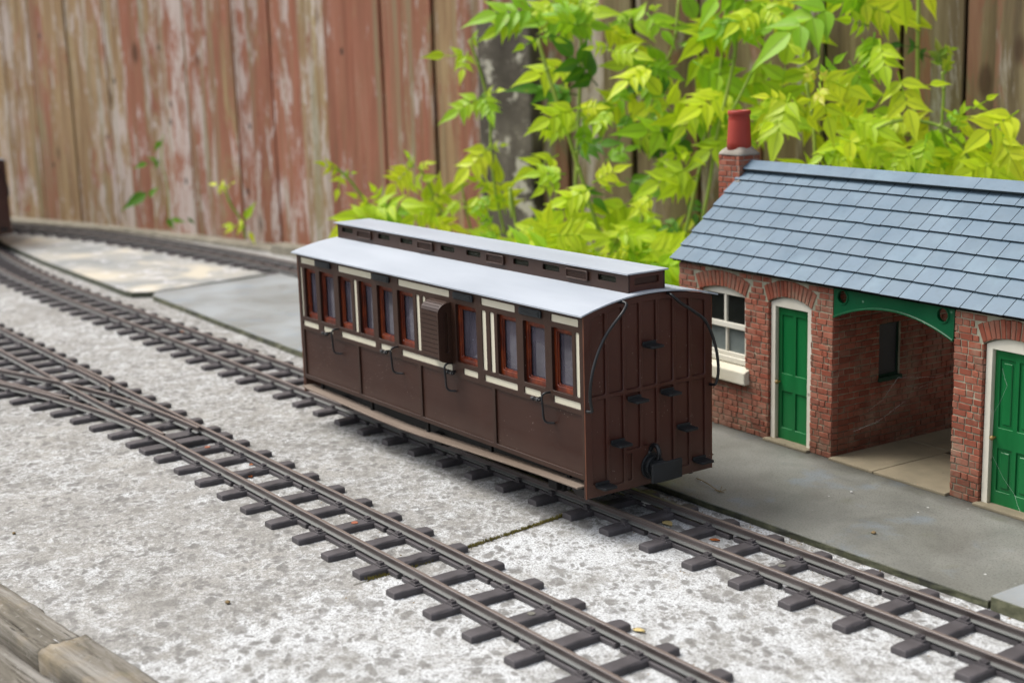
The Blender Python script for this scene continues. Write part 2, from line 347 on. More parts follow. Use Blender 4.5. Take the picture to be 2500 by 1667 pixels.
# ------------------------------------------------------------------ mesh helpers (millimetres)
class MB:
    def __init__(s): s.v = []; s.f = []; s.c = []; s.cur = (0, 0, 0, 1)
    def add(s, vs, fs, col=None):
        o = len(s.v); s.v += [tuple(p) for p in vs]; col = col or s.cur
        for f in fs: s.f.append(tuple(o + i for i in f)); s.c.append(col)
    def box(s, x0, x1, y0, y1, z0, z1, col=None):
        s.add([(x, y, z) for z in (z0, z1) for y in (y0, y1) for x in (x0, x1)],
              [(0, 2, 3, 1), (4, 5, 7, 6), (0, 1, 5, 4), (2, 6, 7, 3), (0, 4, 6, 2), (1, 3, 7, 5)], col)
    def prism(s, poly, a, b, axis='y'):   # poly in (p,q); axis y: (x,z) / x: (y,z) / z: (x,y)
        n = len(poly)
        def P(p, t): return {'y': (p[0], t, p[1]), 'x': (t, p[0], p[1]), 'z': (p[0], p[1], t)}[axis]
        s.add([P(p, a) for p in poly] + [P(p, b) for p in poly],
              [tuple(range(n)), tuple(range(2 * n - 1, n - 1, -1))] + [(i, n + i, n + (i + 1) % n, (i + 1) % n) for i in range(n)])
    def loft(s, rings, caps=True, closed=True):
        n = len(rings[0]); o = len(s.v); fs = []
        for k in range(len(rings) - 1):
            for i in range(n if closed else n - 1):
                j = (i + 1) % n; fs.append((k * n + i, k * n + j, (k + 1) * n + j, (k + 1) * n + i))
        if caps and closed: fs += [tuple(range(n - 1, -1, -1)), tuple((len(rings) - 1) * n + i for i in range(n))]
        s.add([p for r in rings for p in r], fs)
    def tube(s, pts, r, n=8):
        pts = [Vector(p) for p in pts]; rings = []; up = Vector((0.13, 0.2, 1)).normalized()
        for i, p in enumerate(pts):
            d = (pts[min(i + 1, len(pts) - 1)] - pts[max(i - 1, 0)])
            d = d.normalized() if d.length > 1e-9 else Vector((0, 0, 1))
            a = d.cross(up)
            if a.length < .1: a = d.cross(Vector((1, 0, 0)))
            a.normalize(); b = a.cross(d).normalized(); rr = r[i] if isinstance(r, (list, tuple)) else r
            rings.append([p + (a * math.cos(t) + b * math.sin(t)) * rr for t in [2 * math.pi * k / n for k in range(n)]])
        s.loft(rings)
    def cyl(s, c, axis, h, r, n=20, r2=None):
        c = Vector(c); ax = {'x': Vector((1, 0, 0)), 'y': Vector((0, 1, 0)), 'z': Vector((0, 0, 1))}[axis]
        u = {'x': Vector((0, 1, 0)), 'y': Vector((0, 0, 1)), 'z': Vector((1, 0, 0))}[axis]; w_ = ax.cross(u)
        R2 = r if r2 is None else r2
        s.loft([[c + ax * t + (u * math.cos(a) + w_ * math.sin(a)) * q for a in [2 * math.pi * k / n for k in range(n)]] for t, q in ((0, r), (h, R2))])
    def lathe(s, c, prof, n=28):
        s.loft([[(c[0] + r * math.cos(a), c[1] + r * math.sin(a), c[2] + z) for a in [2 * math.pi * k / n for k in range(n)]] for r, z in prof], caps=True)
    def build(s, name, mat, parent=None, bevel=0, smooth=False, seg=1):
        me = bpy.data.meshes.new(name); me.from_pydata([(a * S, b * S, c * S) for a, b, c in s.v], [], s.f)
        ca = me.color_attributes.new('var', 'FLOAT_COLOR', 'CORNER'); vals = []
        for f, c in zip(s.f, s.c): vals += list(c) * len(f)
        ca.data.foreach_set('color', vals)
        me.materials.append(mat if not isinstance(mat, str) else M[mat]); me.validate()
        return link(name, me, parent, bevel, smooth, seg)
def link(name, me, parent=None, bevel=0, smooth=False, seg=1):
    o = bpy.data.objects.new(name, me); COL.objects.link(o)
    if parent: o.parent = parent
    if smooth:
        for p in me.polygons: p.use_smooth = True
    if bevel:
        b = o.modifiers.new('bevel', 'BEVEL'); b.width = bevel * S; b.segments = seg; b.limit_method = 'ANGLE'; b.angle_limit = math.radians(40)
    return o
def fixn(o):
    import bmesh
    b = bmesh.new(); b.from_mesh(o.data); bmesh.ops.recalc_face_normals(b, faces=b.faces); b.to_mesh(o.data); b.free(); return o
def thing(name, label, cat, loc=(0, 0, 0), rz=0, group=None):
    o = bpy.data.objects.new(name, None); COL.objects.link(o); o.empty_display_size = .1
    o.location = (loc[0] * S, loc[1] * S, loc[2] * S); o.rotation_euler = (0, 0, rz)
    return tag(o, label, cat, group)
def tag(o, label=None, cat=None, group=None, kind=None):
    if label: o['label'] = label
    if cat: o['category'] = cat
    if group: o['group'] = group
    if kind: o['kind'] = kind
    return o
def rrect(x0, x1, z0, z1, r, n=4):
    r = min(r, (x1 - x0) / 2 * .98, (z1 - z0) / 2 * .98); o = []
    for cx, cz, a0 in ((x1 - r, z1 - r, 0), (x0 + r, z1 - r, 90), (x0 + r, z0 + r, 180), (x1 - r, z0 + r, 270)):
        for k in range(n + 1):
            a = math.radians(a0 + 90 * k / n); o.append((cx + r * math.cos(a), cz + r * math.sin(a)))
    return o
def plate(name, outer, holes, t0, t1, plane, mat, parent=None, bev=0):
    """flat plate with holes; plane 'xz' (thickness along y from t0 to t1) or 'yz' (along x)"""
    cu = bpy.data.curves.new(name, 'CURVE'); cu.dimensions = '2D'; cu.fill_mode = 'BOTH'
    th = abs(t1 - t0) / 2; cu.extrude = (th - bev) * S; cu.bevel_depth = bev * S; cu.offset = -bev * S; cu.bevel_resolution = 0
    for loop in [outer] + holes:
        sp = cu.splines.new('POLY'); sp.points.add(len(loop) - 1); sp.use_cyclic_u = True
        for p, q in zip(sp.points, loop): p.co = (q[0] * S, q[1] * S, 0, 1)
    tmp = bpy.data.objects.new('tmp', cu); me = bpy.data.meshes.new_from_object(tmp)
    mid = (t0 + t1) / 2 * S
    if plane == 'xz': mt = Matrix(((1, 0, 0, 0), (0, 0, -1, mid), (0, 1, 0, 0), (0, 0, 0, 1)))
    else: mt = Matrix(((0, 0, 1, mid), (1, 0, 0, 0), (0, 1, 0, 0), (0, 0, 0, 1)))
    me.transform(mt); me.name = name
    bpy.data.objects.remove(tmp); bpy.data.curves.remove(cu)
    me.materials.clear(); me.materials.append(M[mat])
    return link(name, me, parent)

# ------------------------------------------------------------------ ground
JX = lambda y: -28 - (y + 182) * .115 if y > -182 else -28 - (y + 182) * .115     # joint between the two concrete slabs
def sheet(name, poly, z, mat, thick=30):
    b = MB(); b.prism(poly, z - thick, z, 'z'); return fixn(b.build(name, mat))
tag(sheet('ground', [(-40000, -40000), (40000, -40000), (40000, 40000), (-40000, 40000)], -60, 'earth', 20), kind='structure')
Y0, Y1 = -352, 700
g1 = sheet('paving', [(-3000, -366), (-60, -356), (0, -346), (1500, -328), (1500, Y1), (-3000, Y1)], 0, 'concrete', 50)
tag(g1, kind='structure')

# weathered timbers at the lower left corner
def rough_plank(name, pa, pb, width, z0, z1, label, n=60, amp=2.2, seed=1, split=()):
    t = thing(name, label, 'timber edging', (pa[0], pa[1], 0), math.atan2(pb[1] - pa[1], pb[0] - pa[0]), 'timber edging planks')
    L = math.hypot(pb[0] - pa[0], pb[1] - pa[1]); rows = []; m = 12
    for i in range(n + 1):
        x = L * i / n; ring = []
        for j in range(m + 1):
            q = j / m; y = -width + width * q
            e = noise.noise(Vector((x * .03, seed, 0))) * amp if j == m else (noise.noise(Vector((x * .03, seed + 9, 0))) * amp if j == 0 else 0)
            z = z1 + noise.noise(Vector((x * .02, y * .22, seed))) * amp * .9 + noise.noise(Vector((x * .07, y * .6, seed + 4))) * amp * .45
            if j in (0, m): z -= 1.8
            for (sx, sl, dz) in split:
                d = x - (sx + sl * q)
                if d > 0: z += dz * min(1, d / 3) * (1 if d < 200 else 1)
            ring.append((x, y + e, z))
        ring = [(x, ring[-1][1] - 0, z0)] + ring[::-1] + [(x, ring[0][1], z0)]
        rows.append(ring)
    b = MB(); b.loft(rows); o = fixn(b.build('plank', 'weathered_timber', t, 0, True)); return t
rough_plank('edging_timber', (-420, -384), (-53, -339), 25, -30, 1.9, 'cracked weathered timber edge along the concrete, lower left', 160, 1.5, 3, ((225, 26, 2.6), (262, -18, -2.2), (300, 22, -1.6)))
rough_plank('edging_timber', (-51, -336.5), (420, -287), 28, -30, 1.6, 'smooth grey timber edge piece beyond the cracked one', 60, 1.3, 8)
rough_plank('outer_board', (-420, -413.5), (420, -317), 60, -34, -1.2, 'pale lichened outer board in the bottom left corner', 90, 1.6, 14)

# ------------------------------------------------------------------ track
def rail_mesh(b, pts, zb=4.4):
    prof = [(-2.3, 0), (2.3, 0), (2.3, .5), (.5, 1.1), (.5, 3.3), (1.25, 3.8), (1.25, 4.7), (.9, 4.95), (-.9, 4.95), (-1.25, 4.7), (-1.25, 3.8), (-.5, 3.3), (-.5, 1.1), (-2.3, .5)]
    rings = []
    for i, p in enumerate(pts):
        a = pts[max(i - 1, 0)]; c = pts[min(i + 1, len(pts) - 1)]
        d = Vector((c[0] - a[0], c[1] - a[1])).normalized(); nn = Vector((-d.y, d.x))
        rings.append([(p[0] + nn.x * q, p[1] + nn.y * q, zb + z) for q, z in prof])
    b.loft(rings)
def sleeper_mesh(y0, y1, gap, seed, rails=(-17.15, 17.15), web=True, chairs=True):
    """origin on the track centre line, one wooden-looking sleeper with its moulded webs"""
    r = random.Random(seed); b = MB(); n = 14; rings = []
    h = 4.1
    for i in range(n + 1):
        y = y0 + (y1 - y0) * i / n
        e = 0.5 if i in (0, n) else 0
        wav = lambda k: noise.noise(Vector((y * .09, k * 5.3 + seed, seed * 1.7)))
        cut = max(0, noise.noise(Vector((y * .16, seed * 3.1, 2))) - .15) * 3.2
        cut2 = max(0, noise.noise(Vector((y * .16, seed * 4.1, 7))) - .2) * 2.6
        rings.append([(-5.3 + e, y, 0), (5.3 - e, y, 0), (5.2 - e - cut * .4, y, h - 1.0 - cut * .6), (4.4 - e - cut * 1.2, y, h - e * .6 - .1 + wav(1) * .25),
                      (0, y, h - e * .5 + wav(2) * .2), (-4.4 + e + cut2 * 1.2, y, h - e * .6 - .1 + wav(3) * .25), (-5.2 + e + cut2 * .4, y, h - 1.0 - cut2 * .6)])
    b.loft(rings)
    if web:
        for k, yr in enumerate(rails):
            for a, c in (((5, 30.5),) if not gap[k] else ((5, 17 + r.uniform(-1, 1)), (20.5, 32.5))):
                b.box(a, c, yr - 2.0, yr + 2.0, .25, 2.9)
    return b
def chair_mesh(yr):
    b = MB()
    for s in (-1, 1):
        b.box(-3.6, 3.6, yr + s * 1.0 - (0 if s > 0 else 4.6), yr + s * 1.0 + (4.6 if s > 0 else 0), 3.6, 4.75)
        y0, y1 = sorted((yr + s * 2.0, yr + s * 4.8)); b.box(-2.0, 2.0, y0, y1, 4.6, 6.3)
        yc = yr + s * 3.6; b.cyl((0, yc, 6.2), 'z', .55, .75, 6)
    return b
PITCH_S = 37.35
VARS = [sleeper_mesh(-36.6, 36.2, (k % 3 == 0, k % 3 == 1), 11 + k) for k in range(6)]
SM = {}
def sleeper_data(k):
    if k not in SM:
        o = fixn(VARS[k].build('sleeper', 'track_plastic')); me = o.data; bpy.data.objects.remove(o)
        cs = []
        for yr in (-17.15, 17.15):
            c = chair_mesh(yr).build('rail_chair', 'track_plastic'); cs.append(c.data); bpy.data.objects.remove(c)
        SM[k] = (me, cs)
    return SM[k]
def place_sleeper(t, x, y, ang, k, chairs=True):
    me, cs = sleeper_data(k % 6)
    o = link('sleeper', me, t, .35); o.location = (x * S, (y + .4 * math.sin(k * 7.3 + x)) * S, 0); o.rotation_euler = (0, 0, ang + .006 * math.sin(x * 1.7))
    if chairs:
        for c in cs: link('rail_chair', c, o)
    return o
def pathtrack(label, name, f, xs, rails_from, rails_to, group=None, chairs_to=-900, joints=()):
    """f(x) -> y of the centre line; slope from differences"""
    t = thing(name, label, 'railway track', (0, 0, 0), 0, group)
    ang = lambda x: math.atan2(f(x + 2) - f(x - 2), 4)
    for off in (-17.15, 17.15):
        pts = []; x = rails_from
        while x <= rails_to:
            a = ang(x); pts.append((x - off * math.sin(a), f(x) + off * math.cos(a))); x += 25
        b = MB(); rail_mesh(b, pts); fixn(b.build('rail', 'rail_metal', t))
    for i, x in enumerate(xs):
        place_sleeper(t, x, f(x), ang(x), i, x > chairs_to)
    return t
fA = lambda x: 1.2e-4 * max(0, -x - 1050) ** 2
XA0 = -0.761 - 0.6
tA = pathtrack('dark brown model track running under the coach beside the platform', 'railway_track', fA,
          [XA0 + k * PITCH_S for k in range(-48, 13)], -1850, 455)
def screw(parent, x, y, z, mat='grey_screw'):
    b = MB(); b.cyl((x, y, z - .6), 'z', .75, 2.1, 16); b.box(x - 1.2, x + 1.2, y - .25, y + .25, z + .1, z + .25)
    b.build('screw', mat, parent)
sl = [c for c in tA.children if c.name.startswith('sleeper')]

# back loop: centre line through measured points
PC = [(-2400, -330), (-2150, -60), (-2000, 70), (-1868, 153), (-1711, 211), (-1505, 254), (-1297, 280), (-1185, 289), (-1060, 293), (-900, 294), (-700, 294), (-560, 294)]
def fC(x):
    for (x0, y0), (x1, y1) in zip(PC, PC[1:]):
        if x0 <= x <= x1:
            i = PC.index((x0, y0)); p0 = PC[max(i - 1, 0)]; p3 = PC[min(i + 2, len(PC) - 1)]
            m0 = (y1 - p0[1]) / (x1 - p0[0]); m1 = (p3[1] - y0) / (p3[0] - x0); h = x1 - x0; t = (x - x0) / h
            return (2 * t ** 3 - 3 * t * t + 1) * y0 + (t ** 3 - 2 * t * t + t) * h * m0 + (-2 * t ** 3 + 3 * t * t) * y1 + (t ** 3 - t * t) * h * m1
    return PC[0][1] if x < PC[0][0] else PC[-1][1]
xs = []; x = -2050
while x < -600:
    xs.append(x); x += PITCH_S / math.sqrt(1 + ((fC(x + 2) - fC(x - 2)) / 4) ** 2)
pathtrack('curved model track at the back beside the red fence', 'railway_track', fC, xs, -2100, -600, chairs_to=1e9)

# front siding with its turnout
YB = -151.0; X0 = -340.0; KB = .00048
XB0 = -34.41 - 0.1
tB = thing('railway_track', 'front siding track with a turnout at its left end', 'railway track')
dv = lambda x: KB * max(0, X0 - x) ** 2
def rail(t, pts, name='rail'):
    b = MB(); rail_mesh(b, pts); return fixn(b.build(name, 'rail_metal', t))
xr = lambda a, b_, st=20: [a + (b_ - a) * i / max(1, int(abs(b_ - a) / st)) for i in range(max(1, int(abs(b_ - a) / st)) + 1)]
for a_, b_ in ((-373, 300),):
    rail(tB, [(x, YB - 17.15) for x in xr(-340, 470)])
rail(tB, [(x, YB + 17.15) for x in xr(-1750, 470)])
rail(tB, [(x, YB - 17.15 - dv(x)) for x in xr(-1100, -341)])
bl = lambda x: 2.6 * max(0, min(1, (x + 520) / 147.0))
rail(tB, [(x, YB + 17.15 - dv(x) - bl(x) - .2) for x in xr(-1100, -374)], 'switch_rail')
rail(tB, [(x, YB - 17.15 + (2.9 * max(0, min(1, (x + 520) / 147)))) for x in xr(-1750, -374)], 'switch_rail')
ck = lambda x, a, b_: 4.6 + (2.6 * max(0, (a + 14 - x) / 14) ** 1 if x < a + 14 else 0) + (2.6 * max(0, (x - b_ + 14) / 14) if x > b_ - 14 else 0)
rail(tB, [(x, YB + 17.15 - ck(x, -668, -556)) for x in xr(-668, -556, 7)], 'check_rail')
rail(tB, [(x, YB - 17.15 - dv(x) + ck(x, -660, -545)) for x in xr(-660, -545, 7)], 'check_rail')
for i in range(-10, 14):
    x = XB0 + i * PITCH_S
    if x > -370: place_sleeper(tB, x, YB - 1.2, 0, i + 3)
for i, x in enumerate([XB0 + k * 34.5 for k in range(-23, -9)]):
    x = -386 - (13 - i) * 33.5
    ext = dv(x); b = sleeper_mesh(-37 - ext, 36.4, (False, False), 40 + i, rails=(), web=False)
    o = fixn(b.build('sleeper', 'track_plastic', tB, .35)); o.location = (x * S, (YB - 1.2) * S, 0)
    for yr in (-17.15 - ext, -17.15, 17.15 - ext, 17.15):
        if abs(yr + 17.15) < 9 and yr != -17.15 and ext > 0.01 and abs(ext) < 9: continue
        c = chair_mesh(yr).build('rail_chair', 'track_plastic', o)
for k in range(7):
    x = -386 - 13 * 33.5 - (k + 1) * 35; place_sleeper(tB, x, YB - 1.2, 0, k)
    a = math.atan2(2 * KB * (X0 - x), 1)
    place_sleeper(tB, x - 4, YB - dv(x) - 3, a, k + 2)
b = MB(); b.box(-369, -356, YB - 37, YB + 34, 0, 3.6); b.box(-366, -354, YB - 9, YB + 10, 3.4, 5.2); b.box(-384, -372, YB - 12, YB + 6, 1, 5.0)
fixn(b.build('switch_plate', 'track_plastic', tB, .4))
for i, (xx, mt) in enumerate(((XB0 - 2 * PITCH_S, 'rust_screw'), (XB0 + 3 * PITCH_S, 'grey_screw'), (XB0 - 8 * PITCH_S, 'rust_screw'))):
    screw(tB, xx, YB + 3, 4.4, mt)
screw(tA, XA0 + 3 * PITCH_S, 0, 4.4); screw(tA, XA0 + 8 * PITCH_S, 0, 4.4)

# ------------------------------------------------------------------ slate slabs
def slab(poly, z0, z1, mat, label, wob=.7, seed=0, rag=1.0, name='platform_slab', cat='slate slab'):
    pts = []
    for i in range(len(poly)):
        a, c = Vector(poly[i]), Vector(poly[(i + 1) % len(poly)]); n = max(2, int((c - a).length / 9)); nn = Vector((-(c - a).y, (c - a).x)).normalized()
        for k in range(n):
            p = a.lerp(c, k / n)
            if k: p = p + nn * (noise.noise(Vector((p.x * .035, p.y * .035, seed))) * wob + noise.noise(Vector((p.x * .2, p.y * .2, seed))) * wob * .5)
            pts.append(p)
    n = len(pts); b = MB(); c = sum(pts, Vector((0, 0))) / n
    lo = [(p.x - (c.x - p.x) * 0, p.y + 0, z0) for p in pts]
    mid = [(p.x + noise.noise(Vector((p.x * .1, p.y * .1, 5 + seed))) * rag, p.y + noise.noise(Vector((p.x * .12, p.y * .1, 8 + seed))) * rag, (z0 + z1) / 2) for p in pts]
    inn = [((p - (p - c).normalized() * .5).x, (p - (p - c).normalized() * .5).y, z1) for p in pts]
    b.loft([lo, mid, [(p.x, p.y, z1 - .5) for p in pts], inn])
    o = fixn(b.build(name, mat)); tag(o, label, cat, 'slate slabs laid as platform'); return o
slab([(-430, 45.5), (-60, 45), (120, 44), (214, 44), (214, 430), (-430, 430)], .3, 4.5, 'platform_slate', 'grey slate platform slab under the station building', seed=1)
slab([(216, 43.5), (620, 43.5), (620, 430), (219, 430)], .3, 8.2, 'blue_slate_slab', 'bluish slate slab at the right-hand edge, bottom corner', seed=3)
slab([(-1020, 84), (-1000, 72), (-431, 52), (-431, 245), (-1040, 262)], .3, 6.5, 'blue_slate_slab', 'blue-grey slate slab beside the far end of the coach', seed=5)
slab([(-1700, 92), (-1640, 80), (-1400, 66), (-1050, 57), (-1036, 60), (-1020, 84), (-1046, 246), (-1240, 220), (-1545, 178), (-1700, 128)], .3, 7.5, 'patchy_slate', 'cream and grey patchy slab between the two far tracks', seed=7)

# ------------------------------------------------------------------ coach
def coach(label, loc, rz, detail=True):
    t = thing('passenger_coach' if detail else 'railway_coach', label, 'railway coach', loc, rz, None)
    L = 362.0; W = 50.3
    holes = []
    low = [(-358.3, -273.6), (-270.6, -186.6), (-183.6, -96.6), (-93.6, -3.2)]
    creamT = [(-358, -334), (-297, -247.4), (-210, -144), (-106.5, -69), (-31.8, -5.1)]
    creamL = [(-358, -333.3), (-325.2, -309.7), (-296.6, -245.2), (-238.1, -222.2), (-208.5, -143.1), (-129.6, -112.6), (-104.7, -68.1), (-61, -43.8), (-30.6, -4.1)]
    creamV = [(-359.2, -356.2), (-274, -269.4), (-186.5, -181.9), (-178.4, -174.4), (-106.2, -101.3), (-97, -92.1), (-8.3, -4.4)]
    wins = [(-352.3, -333.8), (-327.6, -304.9), (-297.5, -278.2), (-266.3, -246.9), (-240, -218.1), (-211.6, -190.5), (-136.9, -112.6), (-88.7, -68), (-60.8, -38.2), (-31.4, -11.2)]
    for sgn in (-1, 1):
        e = []
        fl = (lambda a, c: (a, c))
        for a, c in low: holes_ = e.append(rrect(a, c, 40.0, 76.6, 1.0))
        for a, c in creamT: e.append(rrect(a, c, 129.2, 133.8, .9))
        for a, c in creamL: e.append(rrect(a, c, 79.6, 83.9, .9))
        for a, c in creamV + wins: e.append(rrect(a, c, 86.9, 126, 1.2))
        y1 = sgn * W; y0 = sgn * (W - 1.1)
        plate('beading', [(-362, 37), (-1.0, 37), (-1.0, 136.2), (-362, 136.2)], e, min(y0, y1), max(y0, y1), 'xz', 'coach_trim_brown', t, .12)
        # backing wall with window openings
        yb0 = sgn * (W - 2.3); yb1 = sgn * (W - 1.15)
        plate('side_wall', [(-362, 37), (-1.0, 37), (-1.0, 136.2), (-362, 136.2)], [rrect(a, c, 86.9, 126, 1) for a, c in wins], min(yb0, yb1), max(yb0, yb1), 'xz', 'coach_brown', t)
        for z0, z1, lst in ((129.2, 133.8, creamT), (79.6, 83.9, creamL), (86.9, 126, creamV)):
            for a, c in lst:
                b = MB(); ya, yb = sorted((sgn * (W - 1.16), sgn * (W - .75))); b.prism(rrect(a + .02, c - .02, z0 + .02, z1 - .02, .9), ya, yb, 'y')
                fixn(b.build('cream_panel', 'cream_paint', t))
        for a, c in wins:
            ya, yb = sorted((sgn * (W - 4.0), sgn * (W - 2.35)))
            fr = plate('window_frame', rrect(a - .6, c + .6, 86.4, 126.5, .3), [rrect(a + 2.0, c - 2.0, 90.0, 123.2, 1.2)], ya, yb, 'xz', 'mahogany', t, .3)
            yc, yd = sorted((sgn * (W - 4.4), sgn * (W - 3.3)))
            plate('inner_moulding', rrect(a + 1.7, c - 1.7, 89.6, 123.5, 1), [rrect(a + 2.9, c - 2.9, 90.9, 122.3, 1)], yc - .9 * sgn * 0, yd, 'xz', 'mahogany', fr, .2)
            b = MB(); yg = sgn * (W - 4.9); b.prism(rrect(a + 1, c - 1, 88, 125, 1), min(yg, yg + .4), max(yg, yg + .4), 'y'); fixn(b.build('pane', 'coach_glass', fr))
    # interior
    b = MB(); b.box(-359, -3, -46, 46, 37.5, 40); b.build('floor', 'dark_inside', t)
    for x in (-301, -215, -160, -64):
        b = MB(); b.box(x - .8, x + .8, -46, 46, 40, 137); b.build('partition', 'coach_trim_brown', t)
    # ends
    def arc(y, a=136.6, c=143.6, w_=52.2): return a + (c - a) * (1 - (y / w_) ** 2)
    for xe, sgn in ((0, 1), (-363, -1)):
        prof = lambda d, zb: [(-50.1, zb), (50.1, zb)] + [(y, arc(y) - .2) for y in [50.1 - 100.2 * k / 24 for k in range(25)]]
        x0, x1 = sorted((xe - sgn * 2.4, xe - sgn * 1.45)); b = MB(); b.prism(prof(0, 25.6), x0, x1, 'x'); fixn(b.build('end_wall', 'coach_end_lit_brown', t))
        cols = [(-45.2, -34.3, 33.5), (-32.0, -21, 30.4), (-19, -8, 50), (-5.8, 5.1, 50.2), (7.4, 18.4, 36.3), (20.8, 31.5, 31), (33.7, 44.6, 32.8)]
        hs_ = []
        for a, c, zb in cols:
            hs_.append(rrect(a, c, zb, 84.9, .9)); zt = [arc(a + .5) - 4.2, arc(c - .5) - 4.2]
            hs_.append([(a, 88.2), (a + .8, 87.4), (c - .8, 87.4), (c, 88.2), (c, zt[1] - .8), (c - .8, zt[1]), (a + .8, zt[0]), (a, zt[0] - .8)])
        hs_.append(rrect(-18.6, -14.6, 31, 47.4, .9))
        x0, x1 = sorted((xe, xe - sgn * 1.47)); plate('end_framing', prof(0, 25.6), hs_, x0, x1, 'yz', 'coach_end_lit_brown', t, .28)
        b = MB(); x0, x1 = sorted((xe - sgn * .6, xe - sgn * .02 + sgn * .25))
        for yy in (-50.45, 50.1): b = MB(); b.box(x0, x1, yy, yy + .35, 25.6, 136); b.build('corner_strip', 'ply_edge', t)
        if sgn > 0 or detail:
            # steps
            for y, z in ((-1, 115.6), (-13, 84.0), (13, 84.2), (-26.3, 59.2), (26.2, 59.6), (-38.6, 35.3), (39.2, 36.1)):
                if sgn < 0: continue
                b = MB(); b.prism(rrect(y - 5.2, y + 5.2, z - 3.4, z - .6, .8), xe + .05, xe + 1.3, 'x'); b.prism([(xe + .9, y - 5.2), (xe + 8.4, y - 5.2), (xe + 9.4, y - 4.2), (xe + 9.4, y + 4.2), (xe + 8.4, y + 5.2), (xe + .9, y + 5.2)], z - 3.7, z - 2.3, 'z')
                fixn(b.build('step', 'black_paint', t, .2))
            if sgn > 0:
                for s2 in (-1, 1):
                    cy = 3.0 if s2 > 0 else -2
                    pts = [(-.5, -23.6, 141.6), (2.5, -22.8, 141.8), (5.6, -22.4, 140.8), (6, -25.6, 136.4), (6, -33, 130), (6, -39.5, 123.2), (6, -45, 114), (6, -48.8, 104), (6, -50.6, 95), (6, -50.8, 87.5), (5.6, -49.6, 82), (5, -49, 80.6), (2.5, -49.2, 79.8), (-.5, -49.2, 79.8)]
                    if s2 > 0: pts = [(x, -y * (1.0 if z > 0 else 1) - (6 if z > 141 and False else 0), z) for x, y, z in pts]; pts = [(x, y * .99 + (-9 * max(0, (z - 122) / 20)), z + .4) for x, y, z in pts]
                    pts = smooth_path(pts); b = MB(); b.tube(pts, .95, 10); fixn(b.build('end_handrail', 'black_wire', t, 0, True))
                # buffer
                b = MB(); b.cyl((0, 0, 37), 'x', 1.5, 8.3, 28); b.cyl((1.5, 0, 37), 'x', 3.2, 7.0, 28); b.cyl((4.7, 0, 37), 'x', 9, 5.4, 24)
                bu = fixn(b.build('buffer', 'black_paint', t, .3, True)); fixs(bu)
                ou = []
                for k in range(9):
                    y = -12 + 24 * k / 8; ou.append((14.6 + .8 * (1 - (y / 12) ** 2) + .9, y))
                inn = [(x - 1.9, y) for x, y in ou]
                b = MB(); b.prism(ou + inn[::-1], 31.0, 43.2, 'z'); fixn(b.build('buffer_plate', 'black_paint', t, .7, seg=3))
                b = MB(); b.tube(smooth_path([(0, -.5, 47), (3, -.5, 50.6), (6.6, -.5, 50.2), (8.4, -.5, 46.4), (7.4, -.5, 42.6), (5, -.5, 41.2)]), 1.45, 10); b.cyl((-.2, 0, 45), 'x', 1, 2.6, 12)
                fixn(b.build('coupling_hook', 'black_wire', t, 0, True))
    # roof
    b = MB(); rings = []; N = 28
    for x in (-366.4, 2.4):
        top = [(x, y, arc(y, 136.4, 144.4, 53.6) + .9) for y in [-53.6 + 107.2 * k / N for k in range(N + 1)]]
        bot = [(x, y, z - .95) for _, y, z in top][::-1]; rings.append(top + bot)
    b.loft(rings); rf = fixn(b.build('roof', 'roof_grey', t)); 
    # clerestory
    cx0, cx1, cy, hw = -363.0, -3.6, 1.2, 14.4
    wn = [(-356.1, -338.5), (-299.4, -282), (-266.6, -249.5), (-210.9, -193.1), (-177.9, -160.4), (-121.8, -104.5), (-89.2, -71.4), (-32.5, -15.2)]
    lv = [(-330.5, -308.7), (-241.4, -220.3), (-152.7, -131.5), (-63.7, -41.2)]
    cl = MB(); cl.box(cx0 + .5, cx1 - .5, cy - hw + 3, cy + hw - 3, 143, 145.2); clo = cl.build('clerestory', 'coach_trim_brown', t)
    for s2 in (-1, 1):
        ya, yb = sorted((cy + s2 * hw, cy + s2 * (hw - 1.2)))
        plate('clerestory_side', [(cx0, 142), (cx1, 142), (cx1, 155.8), (cx0, 155.8)], [rrect(a, c, 149.8, 153.6, 1) for a, c in wn], ya, yb, 'xz', 'coach_trim_brown', clo, .1)
        for a, c in wn:
            b = MB(); yg = cy + s2 * (hw - 1.6); b.box(a - 1, c + 1, min(yg, yg + .3), max(yg, yg + .3), 149, 154.3); b.build('pane', 'clerestory_glass', clo)
        for a, c in lv:
            b = MB(); y0 = cy + s2 * hw; y1 = y0 + s2 * 1.5; ya, yb = sorted((y0, y1))
            fr = plate('louvre', rrect(a, c, 147.6, 154.2, 1.6), [rrect(a + 1.4, c - 1.4, 148.7, 153.2, .8)], ya, yb, 'xz', 'coach_trim_brown', clo, .25)
            ya, yb = sorted((y0, y0 + s2 * .9))
            for q in range(5): b.box(a + 1.2, c - 1.2, ya, yb, 148.9 + q * .9, 149.35 + q * .9)
            b.build('slats', 'coach_trim_brown', fr)
    for xe, sg in ((cx1, 1), (cx0, -1)):
        x0, x1 = sorted((xe, xe - sg * 1.2)); plate('clerestory_end', [(cy - hw + 1.3, 142), (cy + hw - 1.3, 142), (cy + hw - 1.3, 155.8), (cy - hw + 1.3, 155.8)], [rrect(cy - 9.4, cy + 9.6, 149.2, 153.4, .8)], x0, x1, 'yz', 'coach_end_lit_brown', clo, .1)
        b = MB(); x0, x1 = sorted((xe - sg * 1.3, xe - sg * 2.0)); b.box(x0, x1, cy - hw + 2, cy + hw - 2, 145, 155); b.build('end_panel', 'coach_brown', clo)
    b = MB(); b.box(cx0 - 3.0, cx1 + 1.4, cy - hw - 1.7, cy + hw + 1.7, 156.0, 156.9); b.build('clerestory_roof', 'roof_grey', clo)
